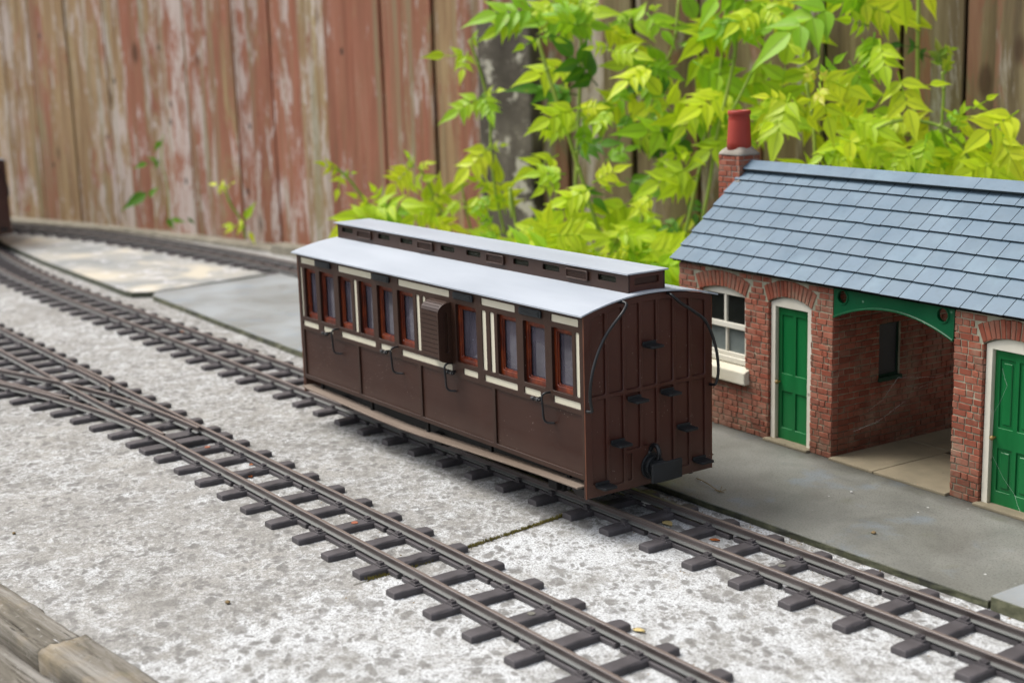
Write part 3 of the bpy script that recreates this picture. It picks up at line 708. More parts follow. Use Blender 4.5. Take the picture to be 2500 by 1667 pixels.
    # louvre vents, handles, ducket
    for s2 in (-1, 1):
        f = lambda a, b_: sorted((s2 * a, s2 * b_))
        for a, c in ((-331.6, -307.7), (-244.5, -220.6), (-138.0, -114.8), (-63.4, -40.4)):
            b = MB(); y0, y1 = f(W, W + 1.4); b.prism(rrect(a, c, 129.6, 134.2, 1.4), y0, y1, 'y'); o = fixn(b.build('door_vent', 'vent_black', t, .3))
            b = MB(); y0, y1 = f(W + 1.4, W + 1.9)
            for q in range(4): b.box(a + 1.6, c - 1.6, y0, y1, 130.4 + q * .95, 130.85 + q * .95)
            b.build('slats', 'vent_black', o)
        for x, dx in ((-315.2, 1), (-226.4, 1), (-139.6, -1), (-43.4, 1)):
            b = MB(); y0, y1 = f(W - 1, W + 5)
            b.cyl((x, y0, 80), 'y', y1 - y0, .85, 10); b.cyl((x - 4.6, s2 * (W + 4.2), 79.9), 'x', 9.2, .8, 10)
            b.cyl((x - 3.2, s2 * (W + 4.2), 79.9), 'x', 1.6, 1.25, 10); b.cyl((x + 1.6, s2 * (W + 4.2), 79.9), 'x', 1.6, 1.25, 10)
            fixn(b.build('door_handle', 'black_wire', t))
        for x, x2 in ((-300.5, -297.4), (-213.2, -208.4), (-143, -140), (-34, -31)):
            b = MB(); b.tube(smooth_path([(x, s2 * (W - 1), 85), (x - .6, s2 * (W + 3.6), 85), (x - 1.6, s2 * (W + 5.2), 82.5), (x - .6, s2 * (W + 5.4), 76), (x - .4, s2 * (W + 5), 69.5), (x + .8, s2 * (W + 3.4), 67), (x2, s2 * (W - .6), 66.4)]), .72, 8)
            fixn(b.build('grab_rail', 'black_wire', t, 0, True))
        # guard's lookout: rounded boarded box
        pr = []
        for k in range(9):
            a = math.pi / 2 * k / 8; pr.append((W + 9.0 * math.sin(a) ** .9 if k else W, 126 - 6.5 * (1 - math.cos(a))))
        for k in range(9):
            a = math.pi / 2 * k / 8; pr.append((W + 9.0 * math.cos(a), 89.5 - 3.6 * math.sin(a)))
        pr[-1] = (W, 85.9)
        poly = [(s2 * a, z) for a, z in pr]
        b = MB(); b.prism(poly, -165.0, -143.6, 'x'); dk = fixn(b.build('guard_lookout', 'coach_trim_brown', t))
        b = MB(); pl = [(W + (a - W) * 1.06 + .8, z + (.25 if z > 100 else -.25)) for a, z in pr]
        o = plate('lookout_end', [(s2 * a, z) for a, z in [(W, 126.3)] + pl[1:-1] + [(W, 85.6)]], [rrect(*sorted((s2 * (W + 2.8), s2 * (W + 5.6))), 92.5, 119.5, 1.3)], -143.6, -142.2, 'yz', 'coach_trim_brown', dk, .15)
        b = MB()
        z = 89.3
        while z < 118: b.box(-164.9, -143.8, *f(W + 8.8, W + 9.5), z + .35, z + 2.85); z += 3.1
        for k in range(1, 6):
            a0 = math.pi / 2 * (k - .42) / 6; a1 = math.pi / 2 * (k + .42) / 6
            P = lambda a, e: (W + (9.0 + e) * math.cos(a), 119.6 + (6.4 + e) * math.sin(a))
            q = [P(a0, -.2), P(a1, -.2), P(a1, .55), P(a0, .55)]
            b.prism([(s2 * y, zz) for y, zz in q], -164.9, -143.8, 'x')
        fixn(b.build('lookout_boards', 'coach_trim_brown', dk))
        # footboard
        ya, yb = sorted((s2 * 44.0, s2 * 55.0)); b = MB()
        b.loft([[(x, ya, z - 1.3), (x, yb, z - 1.3), (x, yb, z), (x, ya, z)] for x, z in ((-358, 32), (-348, 31.2), (-300, 30.0), (-270, 29.2), (-240, 28.4), (-210, 28.0), (-180, 28.6), (-155, 29.6), (-120, 30.8), (-88, 31.8), (-43, 33.1), (-6, 33.5), (-3, 33.4))])
        fb = fixn(b.build('footboard', 'footboard_wood', t, .5, seg=2))
        for x in (-340, -262, -184, -106, -22):
            b = MB(); b.box(x - 1.4, x + 1.4, *sorted((s2 * 45.2, s2 * 47.0)), 26, 38); b.build('bracket', 'underframe_black', fb)
    b = MB()
    for y in (-37, 34): b.box(-360, -3, y, y + 3, 24, 37)
    b.box(-360, -3, -33, 33, 34, 37)
    b.build('underframe', 'underframe_black', t)
    for x in (-318, -182, -48):
        b = MB()
        b.cyl((x, -30, 22.3), 'y', 60, 2.4, 12)
        for y in (-17.15, 17.15):
            b.cyl((x, y - 1.8, 22.3), 'y', 3.6, 13.0, 28); b.cyl((x, (y - 3.0) if y > 0 else y + 1.8, 22.3), 'y', 1.2, 14.8, 28)
        fixn(b.build('wheelset', 'steel_wheel', t, .2))
        for s2 in (-1, 1):
            b = MB(); b.prism([(x - 9, 37), (x - 5.5, 17), (x + 5.5, 17), (x + 9, 37)], *sorted((s2 * 31, s2 * 36)), 'y'); b.box(x - 4.5, x + 4.5, *sorted((s2 * 36, s2 * 40)), 18.5, 27)
            fixn(b.build('axle_guard', 'underframe_black', t, .4))
    return t
def smooth_path(pts, sub=5):
    pts = [Vector(p) for p in pts]; o = []
    for i in range(len(pts) - 1):
        p0 = pts[max(i - 1, 0)]; p1 = pts[i]; p2 = pts[i + 1]; p3 = pts[min(i + 2, len(pts) - 1)]
        for k in range(sub):
            t = k / sub; o.append(.5 * ((2 * p1) + (p2 - p0) * t + (2 * p0 - 5 * p1 + 4 * p2 - p3) * t * t + (3 * p1 - p0 - 3 * p2 + p3) * t ** 3))
    o.append(pts[-1]); return o
def fixs(o):
    o.data.polygons.foreach_set('use_smooth', [len(p.vertices) == 4 for p in o.data.polygons]); return o
coach('brown and cream clerestory coach with pale grey roof standing at the platform', (0, 0, 0), 0)
coach('dark brown railway vehicle cut off by the left edge of the photo', (-1598, 33, 0), math.radians(-5.5), False)

# ------------------------------------------------------------------ station building (local: x along the front, y into the building)
PHI = math.radians(-2.525)
bt = thing('station_building', 'red brick model station with slate roof, green doors and open waiting passage', 'station building', (-12.2, 173.5, 4.5), PHI)
WH = 122.5; UL, UR = -164.5, 330.0; DP = 144.0; DB = 114.0
ops = [dict(a=-139.5, c=-89.0, z0=36, spring=101.5, rise=4.8, ring=13, kind='window'),
       dict(a=-63.5, c=-21.5, z0=0, spring=102.0, rise=5.2, ring=13, kind='door'),
       dict(a=0, c=103, z0=0, spring=140, rise=0, ring=0, kind='open'),
       dict(a=126.0, c=168.0, z0=0, spring=102.0, rise=5.2, ring=13, kind='door'),
       dict(a=205.0, c=255.5, z0=36, spring=101.5, rise=4.8, ring=13, kind='window')]
def archz(o, u):
    m = (o['a'] + o['c']) / 2; h = (o['c'] - o['a']) / 2; t = (u - m) / h
    return o['spring'] + o['rise'] * (1 - t * t)
def ringz(o, u):      # top of the brick ring
    m = (o['a'] + o['c']) / 2; h = (o['c'] - o['a']) / 2 + 7; t = (u - m) / h
    return o['spring'] + o['ring'] - 1.5 + (o['rise'] + 1.5) * (1 - t * t)
CH = 4.42
def brick(b, u0, u1, z0, z1, v0, dep=.5, frame=None, r=RND):
    """one brick proud of the mortar; frame maps (u, out, z)"""
    j = lambda a=.22: r.uniform(-a, a)
    g = .36
    q = [(u0 + g + j(), z0 + g + j()), (u1 - g + j(), z0 + g + j()), (u1 - g + j(), z1 - g + j()), (u0 + g + j(), z1 - g + j())]
    o = dep + j(.25); cx = (u0 + u1) / 2; cz = (z0 + z1) / 2
    inn = [(p + (cx - p) / max(.1, abs(cx - p)) * .28, z + (cz - z) / max(.1, abs(cz - z)) * .28) for p, z in q]
    vs = [frame(p, -.6, z) for p, z in q] + [frame(p, o - .25, z) for p, z in q] + [frame(p, o + j(.12), z) for p, z in inn]
    fs = [(8, 9, 10, 11)] + [(i, (i + 1) % 4, 4 + (i + 1) % 4, 4 + i) for i in range(4)] + [(4 + i, 4 + (i + 1) % 4, 8 + (i + 1) % 4, 8 + i) for i in range(4)]
    b.add(vs, fs, (r.random(), r.random(), r.random(), 1))
def courses(b, ua, uc, z0, z1, frame, ok, seed=0):
    r = random.Random(seed); k = 0; z = z0
    while z < z1 - 1.5:
        zt = min(z + CH, z1); u = ua
        first = k % 2 == 0; i = 0
        while u < uc - .6:
            Ln = (10.2 if (i + k) % 2 == 0 else 5.3) + r.uniform(-.6, .6)
            if r.random() < .25: Ln = 10.2
            e = min(u + Ln, uc)
            if uc - e < 2.4: e = uc
            ok(b, u, e, z, zt, frame, r); u = e; i += 1
        z = zt; k += 1
fm = lambda p, o, z: (p, -o, z)
def front_ok(b, u, e, z, zt, frame, r):
    segs = [(u, e)]
    for o in ops:
        nxt = []
        for a, c in segs:
            zc = (z + zt) / 2
            if o['kind'] == 'open': lo, hi = o['a'], o['c']
            elif zc < o['z0']: lo = hi = None
            elif zc < o['spring']: lo, hi = o['a'], o['c']
            else:
                m = (a + c) / 2; lo = hi = None
                # outline of the ring at this height
                h = (o['c'] - o['a']) / 2 + 3 + (zc - o['spring']) * .42; mm = (o['a'] + o['c']) / 2
                if zc < ringz(o, mm):
                    hh = h
                    while hh > 0 and ringz(o, mm + hh) < zc: hh -= .8
                    lo, hi = mm - hh, mm + hh
            if lo is None or c <= lo or a >= hi: nxt.append((a, c)); continue
            if a < lo - 1.3: nxt.append((a, lo))
            if c > hi + 1.3: nxt.append((hi, c))
        segs = nxt
    for a, c in segs: brick(b, a, c, z, zt, 0, frame=frame, r=r)
wb = MB()
courses(wb, UL, UR, 0, WH, fm, front_ok, 5)
for o in ops:          # voussoirs
    if o['kind'] == 'open': continue
    m = (o['a'] + o['c']) / 2; h = (o['c'] - o['a']) / 2; n = 13
    for k in range(n):
        t0 = -1 + 2 * k / n; t1 = -1 + 2 * (k + 1) / n; q = []
        for t, top in ((t0, 0), (t1, 0), (t1, 1), (t0, 1)):
            ua = m + t * (h + .3) ; uz = o['spring'] + o['rise'] * (1 - t * t)
            if top: ua = m + t * (h + 6.2); uz = o['spring'] + o['ring'] - 2.2 + (o['rise'] + 1.2) * (1 - t * t)
            q.append([ua, uz])
        c = (sum(p[0] for p in q) / 4, sum(p[1] for p in q) / 4); q = [[c[0] + (p[0] - c[0]) * (1 - .33 / 1.9) + RND.uniform(-.12, .12), c[1] + (p[1] - c[1]) * .96 + RND.uniform(-.3, .3)] for p in q]
        inn = [(c[0] + (p[0] - c[0]) * .75, c[1] + (p[1] - c[1]) * .94) for p in q]; ot = .65 + RND.uniform(-.2, .2)
        vs = [fm(p[0], -.6, p[1]) for p in q] + [fm(p[0], ot - .35, p[1]) for p in q] + [fm(p[0], ot, p[1]) for p in inn]
        wb.add(vs, [(8, 9, 10, 11)] + [(i, (i + 1) % 4, 4 + (i + 1) % 4, 4 + i) for i in range(4)] + [(4 + i, 4 + (i + 1) % 4, 8 + (i + 1) % 4, 8 + i) for i in range(4)], (RND.random(), 0, 0, 1))
# reveals of the doors: bricks returned into the opening
def side_frame(u0, sgn): return lambda p, o, z: (u0 + sgn * o, p, z)
allok = lambda b, u, e, z, zt, frame, r: brick(b, u, e, z, zt, 0, frame=frame, r=r)
for u0, sgn, zb in ((-63.5, 1, 0), (-21.5, -1, 0), (126.0, 1, 0), (168.0, -1, 0), (-139.5, 1, 36), (-89, -1, 36)):
    courses(wb, 0, 6, zb, 102, side_frame(u0 - sgn * .6, sgn), allok, int(u0) + 300)
PW_D = DP
side_win = (45.0, 66.0, 50.5, 89.0)   # v0 v1 z0 z1 in the passage's left wall
def side_ok(b, u, e, z, zt, frame, r):
    zc = (z + zt) / 2; segs = [(u, e)]
    if side_win[2] < zc < side_win[3]:
        segs = []
        if u < side_win[0]: segs.append((u, min(e, side_win[0])))
        if e > side_win[1]: segs.append((max(u, side_win[1]), e))
    for a, c in segs:
        if c - a > 1: brick(b, a, c, z, zt, 0, frame=frame, r=r)
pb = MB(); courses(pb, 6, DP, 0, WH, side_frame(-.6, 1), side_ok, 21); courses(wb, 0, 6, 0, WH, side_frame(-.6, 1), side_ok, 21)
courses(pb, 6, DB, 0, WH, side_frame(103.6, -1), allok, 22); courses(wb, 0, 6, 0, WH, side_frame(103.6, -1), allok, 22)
fixn(pb.build('passage_brickwork', 'passage_brick', bt))
courses(wb, 0, DB, 0, WH, side_frame(UL + .9, -1), allok, 23)
bricks = fixn(wb.build('brickwork', 'brick', bt))
# mortar body
body = MB()
def hole(o):
    m = (o['a'] + o['c']) / 2; z0 = o['z0'] if o['z0'] else -1
    return [(o['a'] - .9, z0)] + [(o['a'] - .9 + (o['c'] - o['a'] + 1.8) * k / 10, archz(o, o['a'] + (o['c'] - o['a']) * k / 10)) for k in range(11)] + [(o['c'] + .9, z0)]
def wallpoly(a, c, lst):
    # outline running along the base, around the door openings
    pts = [(a, 0)]
    for o in lst:
        if o['kind'] == 'door': h = hole(o); pts += [(h[0][0], 0)] + h[1:-1] + [(h[-1][0], 0)]
    pts += [(c, 0), (c, WH), (a, WH)]
    return pts, [hole(o)[::-1] for o in lst if o['kind'] == 'window']
for a, c, lst in ((UL + .9, -.9, ops[:2]), (103.9, UR, ops[3:])):
    outer, hl = wallpoly(a, c, lst); plate('wall', outer, hl, 0.05, 7, 'xz', 'mortar', bt)
wl = MB(); 
plate('wall', [(7.1, 0), (DP, 0), (DP, WH), (7.1, WH)], [rrect(side_win[0], side_win[1], side_win[2], side_win[3], .3)], -7, -.9, 'yz', 'passage_mortar', bt)
wl.box(103.9, 110, 7.1, DB, 0, WH); wl.box(UL + .9, UL + 7, 7.1, DB, 0, WH); wl.box(UR - 6, UR, 7.1, DB, 0, WH)
wl.box(UL + 7.1, -7.1, DB - 5, DB, 0, WH); wl.box(110.1, UR - 6.1, DB - 5, DB, 0, WH)
wl.build('wall', 'mortar', bt)
# gable infill
b = MB(); b.prism([(.5, WH), (DB - .5, WH), (DB - .5, 147), (72, 184)], UL + 1.0, UL + 6, 'x'); b.prism([(.5, WH), (DB - .5, WH), (DB - .5, 147), (72, 184)], UR - 6, UR, 'x'); fixn(b.build('gable', 'mortar', bt))
b = MB(); b.box(UL + 7, UR - 7, 8, DB - 6, WH - 2, WH - .5); b.build('ceiling', 'dark_inside', bt)
gb = MB()
def gable_ok(b, u, e, z, zt, frame, r):
    lim = (z + zt) / 2 - WH; lo, hi = lim * 72 / 61.5 + .5, DP - lim * 72 / 61.5 - .5
    a, c = max(u, lo), min(e, hi, DB)
    if c - a > 1.5: brick(b, a, c, z, zt, 0, frame=frame, r=r)
courses(gb, 0, DP, WH, 182, side_frame(UL + .9, -1), gable_ok, 31)
fixn(gb.build('gable_brickwork', 'brick', bt))
# floor of the passage: flags
for a, c, v0, v1 in ((.4, 41.2, -3.5, 72), (41.8, 102.6, -3.5, 66), (.4, 50, 72.6, DP + 6), (50.6, 102.6, 66.6, DP + 6)):
    b = MB(); b.box(a, c, v0, v1, -.2, 1.9); b.build('floor_flag', 'concrete_flag', bt, .5, seg=2)
# window in passage wall (green frame)
v0, v1, z0, z1 = side_win
make_glass('dark_pane', ('#0a0b0a', '#121412'), .96, .6)
simple('dark_green', '#0b2a1b', '#133824', 4, .6, .3)
fr = plate('passage_window', [(v0, z0), (v1, z0), (v1, z1), (v0, z1)], [[(v0 + 1.5, z0 + 1.5), (v0 + 1.5, z1 - 1.5), (v1 - 1.5, z1 - 1.5), (v1 - 1.5, z0 + 1.5)]], -4, -2.4, 'yz', 'dark_green', bt)
b = MB(); b.box(-6, 1.2, v0 - 1, v1 + 1, z0 - 3, z0 + .2); b.build('sill', 'dark_green', fr, .2)
b = MB(); b.box(-3.4, -3.1, v0, v1, z0, z1); b.build('pane', 'dark_pane', fr)
def do_window(o, lab=None):
    a, c = o['a'], o['c']; m = (a + c) / 2
    w_ = thing_part('window', bt)
    top = [(a + (c - a) * k / 10, archz(o, a + (c - a) * k / 10) - .1) for k in range(10, -1, -1)]
    plate('frame', [(a - .5, 47), (c + .5, 47)] + [(u + (.5 if k == 0 else -.5 if k == 10 else 0), z) for k, (u, z) in enumerate(top)], [rrect(a + 3.4, c - 3.4, 54.0, 100.2, .2)], 2.6, 5.5, 'xz', 'white_frame', w_, .25)
    for nm, x0, x1, za, zb, y0 in (('meeting_rail', a + 3, c - 3, 75.4, 79.4, 2.4), ('bottom_rail', a + 3, c - 3, 52, 57, 3.2), ('glazing_bar', m - 1.3, m + 1.3, 79.4, 100.4, 2.9), ('glazing_bar', m - 1.0, m + 1.0, 57, 75.4, 4.0)):
        b = MB(); b.box(x0, x1, y0, y0 + 2.4, za, zb); b.build(nm, 'white_frame', w_, .25)
    b = MB(); b.box(a + 2, c - 2, 4.6, 5.0, 77, 102); b.build('upper_pane', 'clear_pane', w_)
    b = MB(); b.box(a + 2, c - 2, 6.0, 6.4, 53, 77); b.build('lower_pane', 'misty_pane', w_)
    s = MB(); s.prism([(-5.2, 36.8), (-5.2, 46.2), (6.5, 50.5), (6.5, 36.4)], a - 3.6, c + 5.0, 'x'); fixn(s.build('sill', 'stone_white', w_, .9, seg=3))
    s = MB(); s.box(a - .4, c + .4, 1.2, 6, 49.6, 54); s.build('lower_sill', 'white_frame', w_, .4)
def thing_part(name, parent):
    o = bpy.data.objects.new(name, None); COL.objects.link(o); o.parent = parent; o.empty_display_size = .05; return o
do_window(ops[0]); do_window(ops[4])
def do_door(o):
    a, c = o['a'], o['c']; d = thing_part('door', bt)
    n = 10; outer = [(a + .3, 1.2)] + [(a + .3 + (c - a - .6) * k / n, archz(o, a + (c - a) * k / n) - .2) for k in range(n + 1)] + [(c - .3, 1.2)]
    inner = [(c - 5.0, 1.25), (c - 5.0, 99.0)] + [(a + 5.0, 99.0), (a + 5.0, 1.25)]
    poly = [outer[0]] + outer[1:] + inner
    plate('frame', poly, [], 1.6, 6.8, 'xz', 'white_frame', d, .25)
    b = MB(); b.box(a + 4.6, c - 4.6, 5.6, 7.4, 1.6, 99.4); lf = b.build('leaf', 'green_paint', d)
    # raised stiles and rails, sunk panels
    hs_ = []; w0, w1 = a + 8.6, c - 8.6; mm = (a + c) / 2
    for x0, x1 in ((w0, mm - 1.6), (mm + 1.6, w1)):
        hs_ += [rrect(x0, x1, 50.5, 93.0, .5), rrect(x0, x1, 10.5, 37.5, .5)]
    plate('panelling', [(a + 4.7, 1.7), (c - 4.7, 1.7), (c - 4.7, 99.3), (a + 4.7, 99.3)], hs_, 4.6, 5.65, 'xz', 'green_paint', lf, .25)
    b = MB()
    for x0, x1 in ((w0, mm - 1.6), (mm + 1.6, w1)):
        for za, zb in ((50.5, 93), (10.5, 37.5)): b.box(x0 + 2.2, x1 - 2.2, 4.9, 5.7, za + 2.2, zb - 2.2)
    if o is not ops[1]: b.build('panels', 'green_paint', lf, .4)
    b = MB(); b.cyl((a + 7.0, 4.7, 44.0), 'y', -2.6, .6, 10); kn = fixn(b.build('door_knob', 'brass', lf, 0, True))
    kb = MB(); prof = [(0.05, 0), (1.0, .35), (1.45, 1.1), (1.45, 1.7), (1.0, 2.4), (.05, 2.7)]
    kb.loft([[(a + 7.0 + r_ * math.cos(q), 2.6 - h_, 44 + r_ * math.sin(q)) for q in [2 * math.pi * k / 14 for k in range(14)]] for r_, h_ in prof]); k2 = fixn(kb.build('door_knob', 'brass', lf, 0, True))
    s = MB(); s.box(a - 1.6, c + 1.0, -4.4, 8, -.2, 2.0); s.build('door_step', 'concrete_flag', d, .6, seg=2)
do_door(ops[1]); do_door(ops[3])
b = MB(); b.box(UL + 8, -8, 9, 10, 1, WH - 3); b.box(UL + 8, -8, 9, 10, 1, 2)
# dim interior behind windows
b = MB(); b.box(UL + 8, -8, 40, 41, 1, 36); b.build('interior', 'dark_inside', bt)
# arched green spandrel plate
th = []
N = 24
for k in range(N + 1):
    u = .3 + 102.4 * k / N; t = (u - 51.5) / 51.2; th.append((u, 99.6 + 11.6 * (1 - t * t)))
circ = lambda cx, cz, r_: [(cx + r_ * math.cos(2 * math.pi * k / 24), cz + r_ * math.sin(2 * math.pi * k / 24)) for k in range(24)]
pl = plate('arch_plate', [(.3, 125.0)] + th + [(102.7, 125.0)], [circ(8.6, 114.8, 4.3), circ(94.0, 114.8, 4.3)], -.6, 1.6, 'xz', 'green_cast', bt, .15)
b = MB(); rings = []
for (u, z), nz in zip(th, th): rings.append([(u, -1.8, z - .4), (u, 2.6, z - .4), (u, 2.6, z + 1.0), (u, -1.8, z + 1.0)])
b.loft(rings); fixn(b.build('arch_bead', 'green_cast', pl, .3))
for cx in (8.6, 94.0):
    b = MB(); b.loft([[(cx + rr * math.cos(a), yy, 114.8 + rr * math.sin(a)) for a in [2 * math.pi * k / 24 for k in range(24)]] for rr, yy in ((5.1, -.6), (5.1, -1.3), (4.3, -1.3), (4.3, 1.6))], caps=False); fixn(b.build('hole_rim', 'green_cast', pl))
# roof of individual slates
rb = MB(); er = (-5.5, WH - 1.6); rg = (72.0, 186.5); run = rg[0] - er[0]; rise = rg[1] - er[1]; SL = math.hypot(run, rise); cA, sA = run / SL, rise / SL
ROWS = 7; EX = SL / (ROWS + .12)
def slate(b, u0, u1, s0, s1, lift, back=False):
    j = RND.uniform(-.15, .15); tk = 1.0
    def P(u, s, h): 
        y = er[0] + s * cA - h * sA; z = er[1] + s * sA + h * cA
        return (u, (DP - y) if back else y, z)
    sk = RND.uniform(-.18, .18)
    vs = [P(u0, s0 + j, lift + tk), P(u1, s0 + j + sk, lift + tk), P(u1, s1, .15 + tk * .4), P(u0, s1, .15 + tk * .4), P(u0, s0 + j, lift), P(u1, s0 + j + sk, lift), P(u1, s1, .05), P(u0, s1, .05)]
    b.add(vs, [(0, 1, 2, 3), (4, 7, 6, 5), (0, 4, 5, 1), (1, 5, 6, 2), (2, 6, 7, 3), (3, 7, 4, 0)], (.3 + .4 * RND.random(), 0, 0, 1))
RU0, RU1 = -168.0, 333.5
for back in (False, True):
    for k in range(ROWS):
        if back and k < 2: continue
        u = RU0; first = True; n_ = 0
        while u < RU1:
            wd = 16.4 + RND.uniform(-.5, .5)
            if first and k % 2: wd *= .55
            if RND.random() < .04: wd *= .6
            e = min(u + wd, RU1); cut = k == ROWS - 1 and u < -161 and not back
            if e - u > 1 and not (k == ROWS - 1 and e < -159):
                slate(rb, u + .28, e - .28, k * EX, k * EX + EX * 1.25, 1.5, back)
            u = e; first = False
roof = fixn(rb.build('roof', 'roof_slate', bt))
b = MB()
for back in (False, True):
    q = [(er[0] + .6, er[1] - .1), (rg[0], rg[1] - .6), (rg[0], rg[1] - 3.6), (er[0] + 3.4, er[1] - .4)]
    if back: q = [(118, 145.5), (rg[0], rg[1] - .6), (rg[0], rg[1] - 3.6), (118, 142.5)]
    b.prism(q, RU0 + 1, RU1 - 1, 'x')
fixn(b.build('roof_boards', 'dark_inside', roof))
b = MB(); b.box(RU0 + 2, RU1 - 2, -2.9, -1.1, WH - 2.2, WH + .6); b.build('eaves_board', 'dark_inside', roof)
rd = MB(); 
for sgn in (-1, 1):
    for k in range(9):
        x0 = -163.5 + k * 56; x1 = min(x0 + 56.3, RU1)
        y = 72 + sgn * 9.0; q = [(72 - sgn * .0, 192.2), (y, 186.0), (y - sgn * .2, 184.6), (72, 190.4)]
        rd.prism(q, x0 + (.1 * k), x1 - .1, 'x'); 
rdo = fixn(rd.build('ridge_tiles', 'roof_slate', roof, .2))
for p in rdo.data.color_attributes['var'].data: p.color = (.6, 0, 0, 1)
# chimney
cm = MB(); cf = MB(); cu0, cu1, cv0, cv1 = -188.5, -163.2, 59.5, 81.5; ct = 196.0
cf.box(cu0 + .9, cu1 - .9, cv0 + .9, cv1 - .9, 0, ct)
chim = cf.build('chimney', 'mortar_grey', bt)
for fr_, a, c, sd_ in ((lambda p, o, z: (p, cv0 + .9 - o, z), cu0, cu1, 51), (side_frame(cu1 - .9, 1), cv0, cv1, 52), (side_frame(cu0 + .9, -1), cv0, cv1, 53), (lambda p, o, z: (p, cv1 - .9 + o, z), cu0, cu1, 54)):
    courses(cm, a, c, 2 if sd_ != 52 else 170, ct, fr_, allok, sd_)
fixn(cm.build('brickwork', 'brick', chim))
b = MB(); cxm, cym = (cu0 + cu1) / 2, (cv0 + cv1) / 2; rings = []
for hgt, f_ in ((ct - .4, .99), (ct + 1.0, .98), (ct + 3.4, .88), (ct + 6.0, .72), (ct + 9.5, .60)):
    ring = []
    for k in range(24):
        a = 2 * math.pi * k / 24; sq = max(abs(math.cos(a)), abs(math.sin(a))); mixf = min(1, (1 - f_) / .42)
        rx = (cu1 - cu0) / 2 * f_ * (1 / sq * (1 - mixf) + mixf); ry = (cv1 - cv0) / 2 * f_ * (1 / sq * (1 - mixf) + mixf)
        ring.append((cxm + rx * math.cos(a) + RND.uniform(-.3, .3), cym + ry * math.sin(a) + RND.uniform(-.3, .3), hgt + RND.uniform(-.2, .2)))
    rings.append(ring)
b.loft(rings); fixn(b.build('flaunching', 'mortar_grey', chim, 0, True))
b = MB(); b.prism([(58, 174), (60.5, 178.5), (81, 190.5), (81, 180)], cu1 - .5, cu1 + 1.6, 'x'); b.prism([(-169, 173.0), (cu1 + 4, 174.0), (cu1 + 1.5, 178.0), (-169, 175.5)], 57.5, 60.5, 'y'); fixn(b.build('flashing', 'mortar_grey', chim, .8, seg=2))
b = MB(); b.lathe((cxm, cym, 0), [(9.8, ct + 2), (9.5, ct + 10), (8.6, ct + 26), (8.3, ct + 30.2), (8.6, ct + 30.6), (9.0, ct + 31.2), (9.1, ct + 33.2), (8.7, ct + 34.2), (8.2, ct + 34.2), (7.6, ct + 32), (7.4, ct + 12)], 36)
fixn(b.build('chimney_pot', 'chimney_red', chim, 0, True))

# ------------------------------------------------------------------ fence
F0 = Vector((-2056, 211, 0)); FD = math.atan2(194.6, 772); fx = Vector((math.cos(FD), math.sin(FD), 0)); fn = Vector((-fx.y, fx.x, 0))
def fence(name, label, s0, s1, mat, seed, widths=None, setback=0):
    p = F0 + fx * s0 + fn * setback; t = thing(name, label, 'fence', (p.x, p.y, 0), FD, 'fence panels of upright boards')
    r = random.Random(seed); b = MB(); u = 0.0; L = s1 - s0; i = 0
    while u < L:
        wd = widths[i] if widths and i < len(widths) else r.uniform(42, 68)
        th_ = r.uniform(9, 15); yo = (i % 2) * 8 + r.uniform(-2, 2); tilt = r.uniform(-2, 2); n = 24
        # feather-edged: thick on one edge, thin on the other, overlapping its neighbour
        cl_ = (r.random(), r.random(), r.random(), 1); b.cur = cl_
        rings = []
        for k in range(n + 1):
            z = -40 + 1900 * k / n; dx = tilt * k / n * 1.0
            wv = noise.noise(Vector((z * .004, i * 3.3, seed))) * 2.0; rings.append([(u + 2.0 + dx + wv, yo - th_ + 2, z), (u + wd - 3.2 + dx + wv, yo - 1.5, z), (u + wd - 3.2 + dx + wv, yo + 4, z), (u + 2.0 + dx + wv, yo + 4, z)])
        b.loft(rings); u += wd; i += 1
    fixn(b.build('boards', mat, t))
    b = MB(); b.box(0, L, 11.5, 13, -40, 1850); b.build('backing_sheet', 'fence_dark', t)  # thin dark sheet behind the boards that makes the gaps dark
    b = MB()
    for z in (250, 950, 1650): b.box(0, L, 14, 55, z, z + 45)
    b.build('rail', mat, t)
    return t
fence('red_fence', 'red-brown board fence with peeling paint behind the far tracks', -900, 1206, 'red_fence', 3)
fence('grey_fence', 'grey-brown weathered board fence behind the yellow-leaved climber', 1278, 3000, 'grey_fence', 5, [43, 61, 39, 56, 37, 35, 46, 44, 32, 32, 55, 34, 33, 32, 44, 40])
pp = F0 + fx * 1198 - fn * 25
b = MB(); b.box(0, 88, -4, 90, -60, 322); b.box(14, 74, 10, 80, 322, 329)
post = fixn(b.build('fence_post', 'post_concrete', None, 5, seg=2)); post.location = (pp.x * S, pp.y * S, 0); post.rotation_euler = (0, 0, FD)
tag(post, 'dark lichened concrete fence post between red and grey fence', 'fence post')
# timber edging in front of the fence, on the far side of the back track
def edging(label, pts, wdt, z1, name='edging_board'):
    b = MB(); rings = []
    for i, p in enumerate(pts):
        a = Vector(pts[max(i - 1, 0)]); c = Vector(pts[min(i + 1, len(pts) - 1)]); d = (c - a).normalized(); n_ = Vector((-d.y, d.x)); P = Vector(p)
        rings.append([(*(P), -30), (*(P), z1), (*(P + n_ * wdt), z1), (*(P + n_ * wdt), -30)])
    b.loft(rings); o = fixn(b.build(name, 'pale_edge', None, 1.5)); return tag(o, label, 'timber edging', 'edging boards below the fence')
edging('grey edging board under the red fence at the far left', [(-2140, 130), (-1990, 178), (-1860, 222), (-1650, 288), (-1420, 330), (-1262, 360)], 34, 6)
edging('short raised edging board left of the coach roof', [(-1258, 352), (-1100, 372), (-900, 400)], 26, 14)

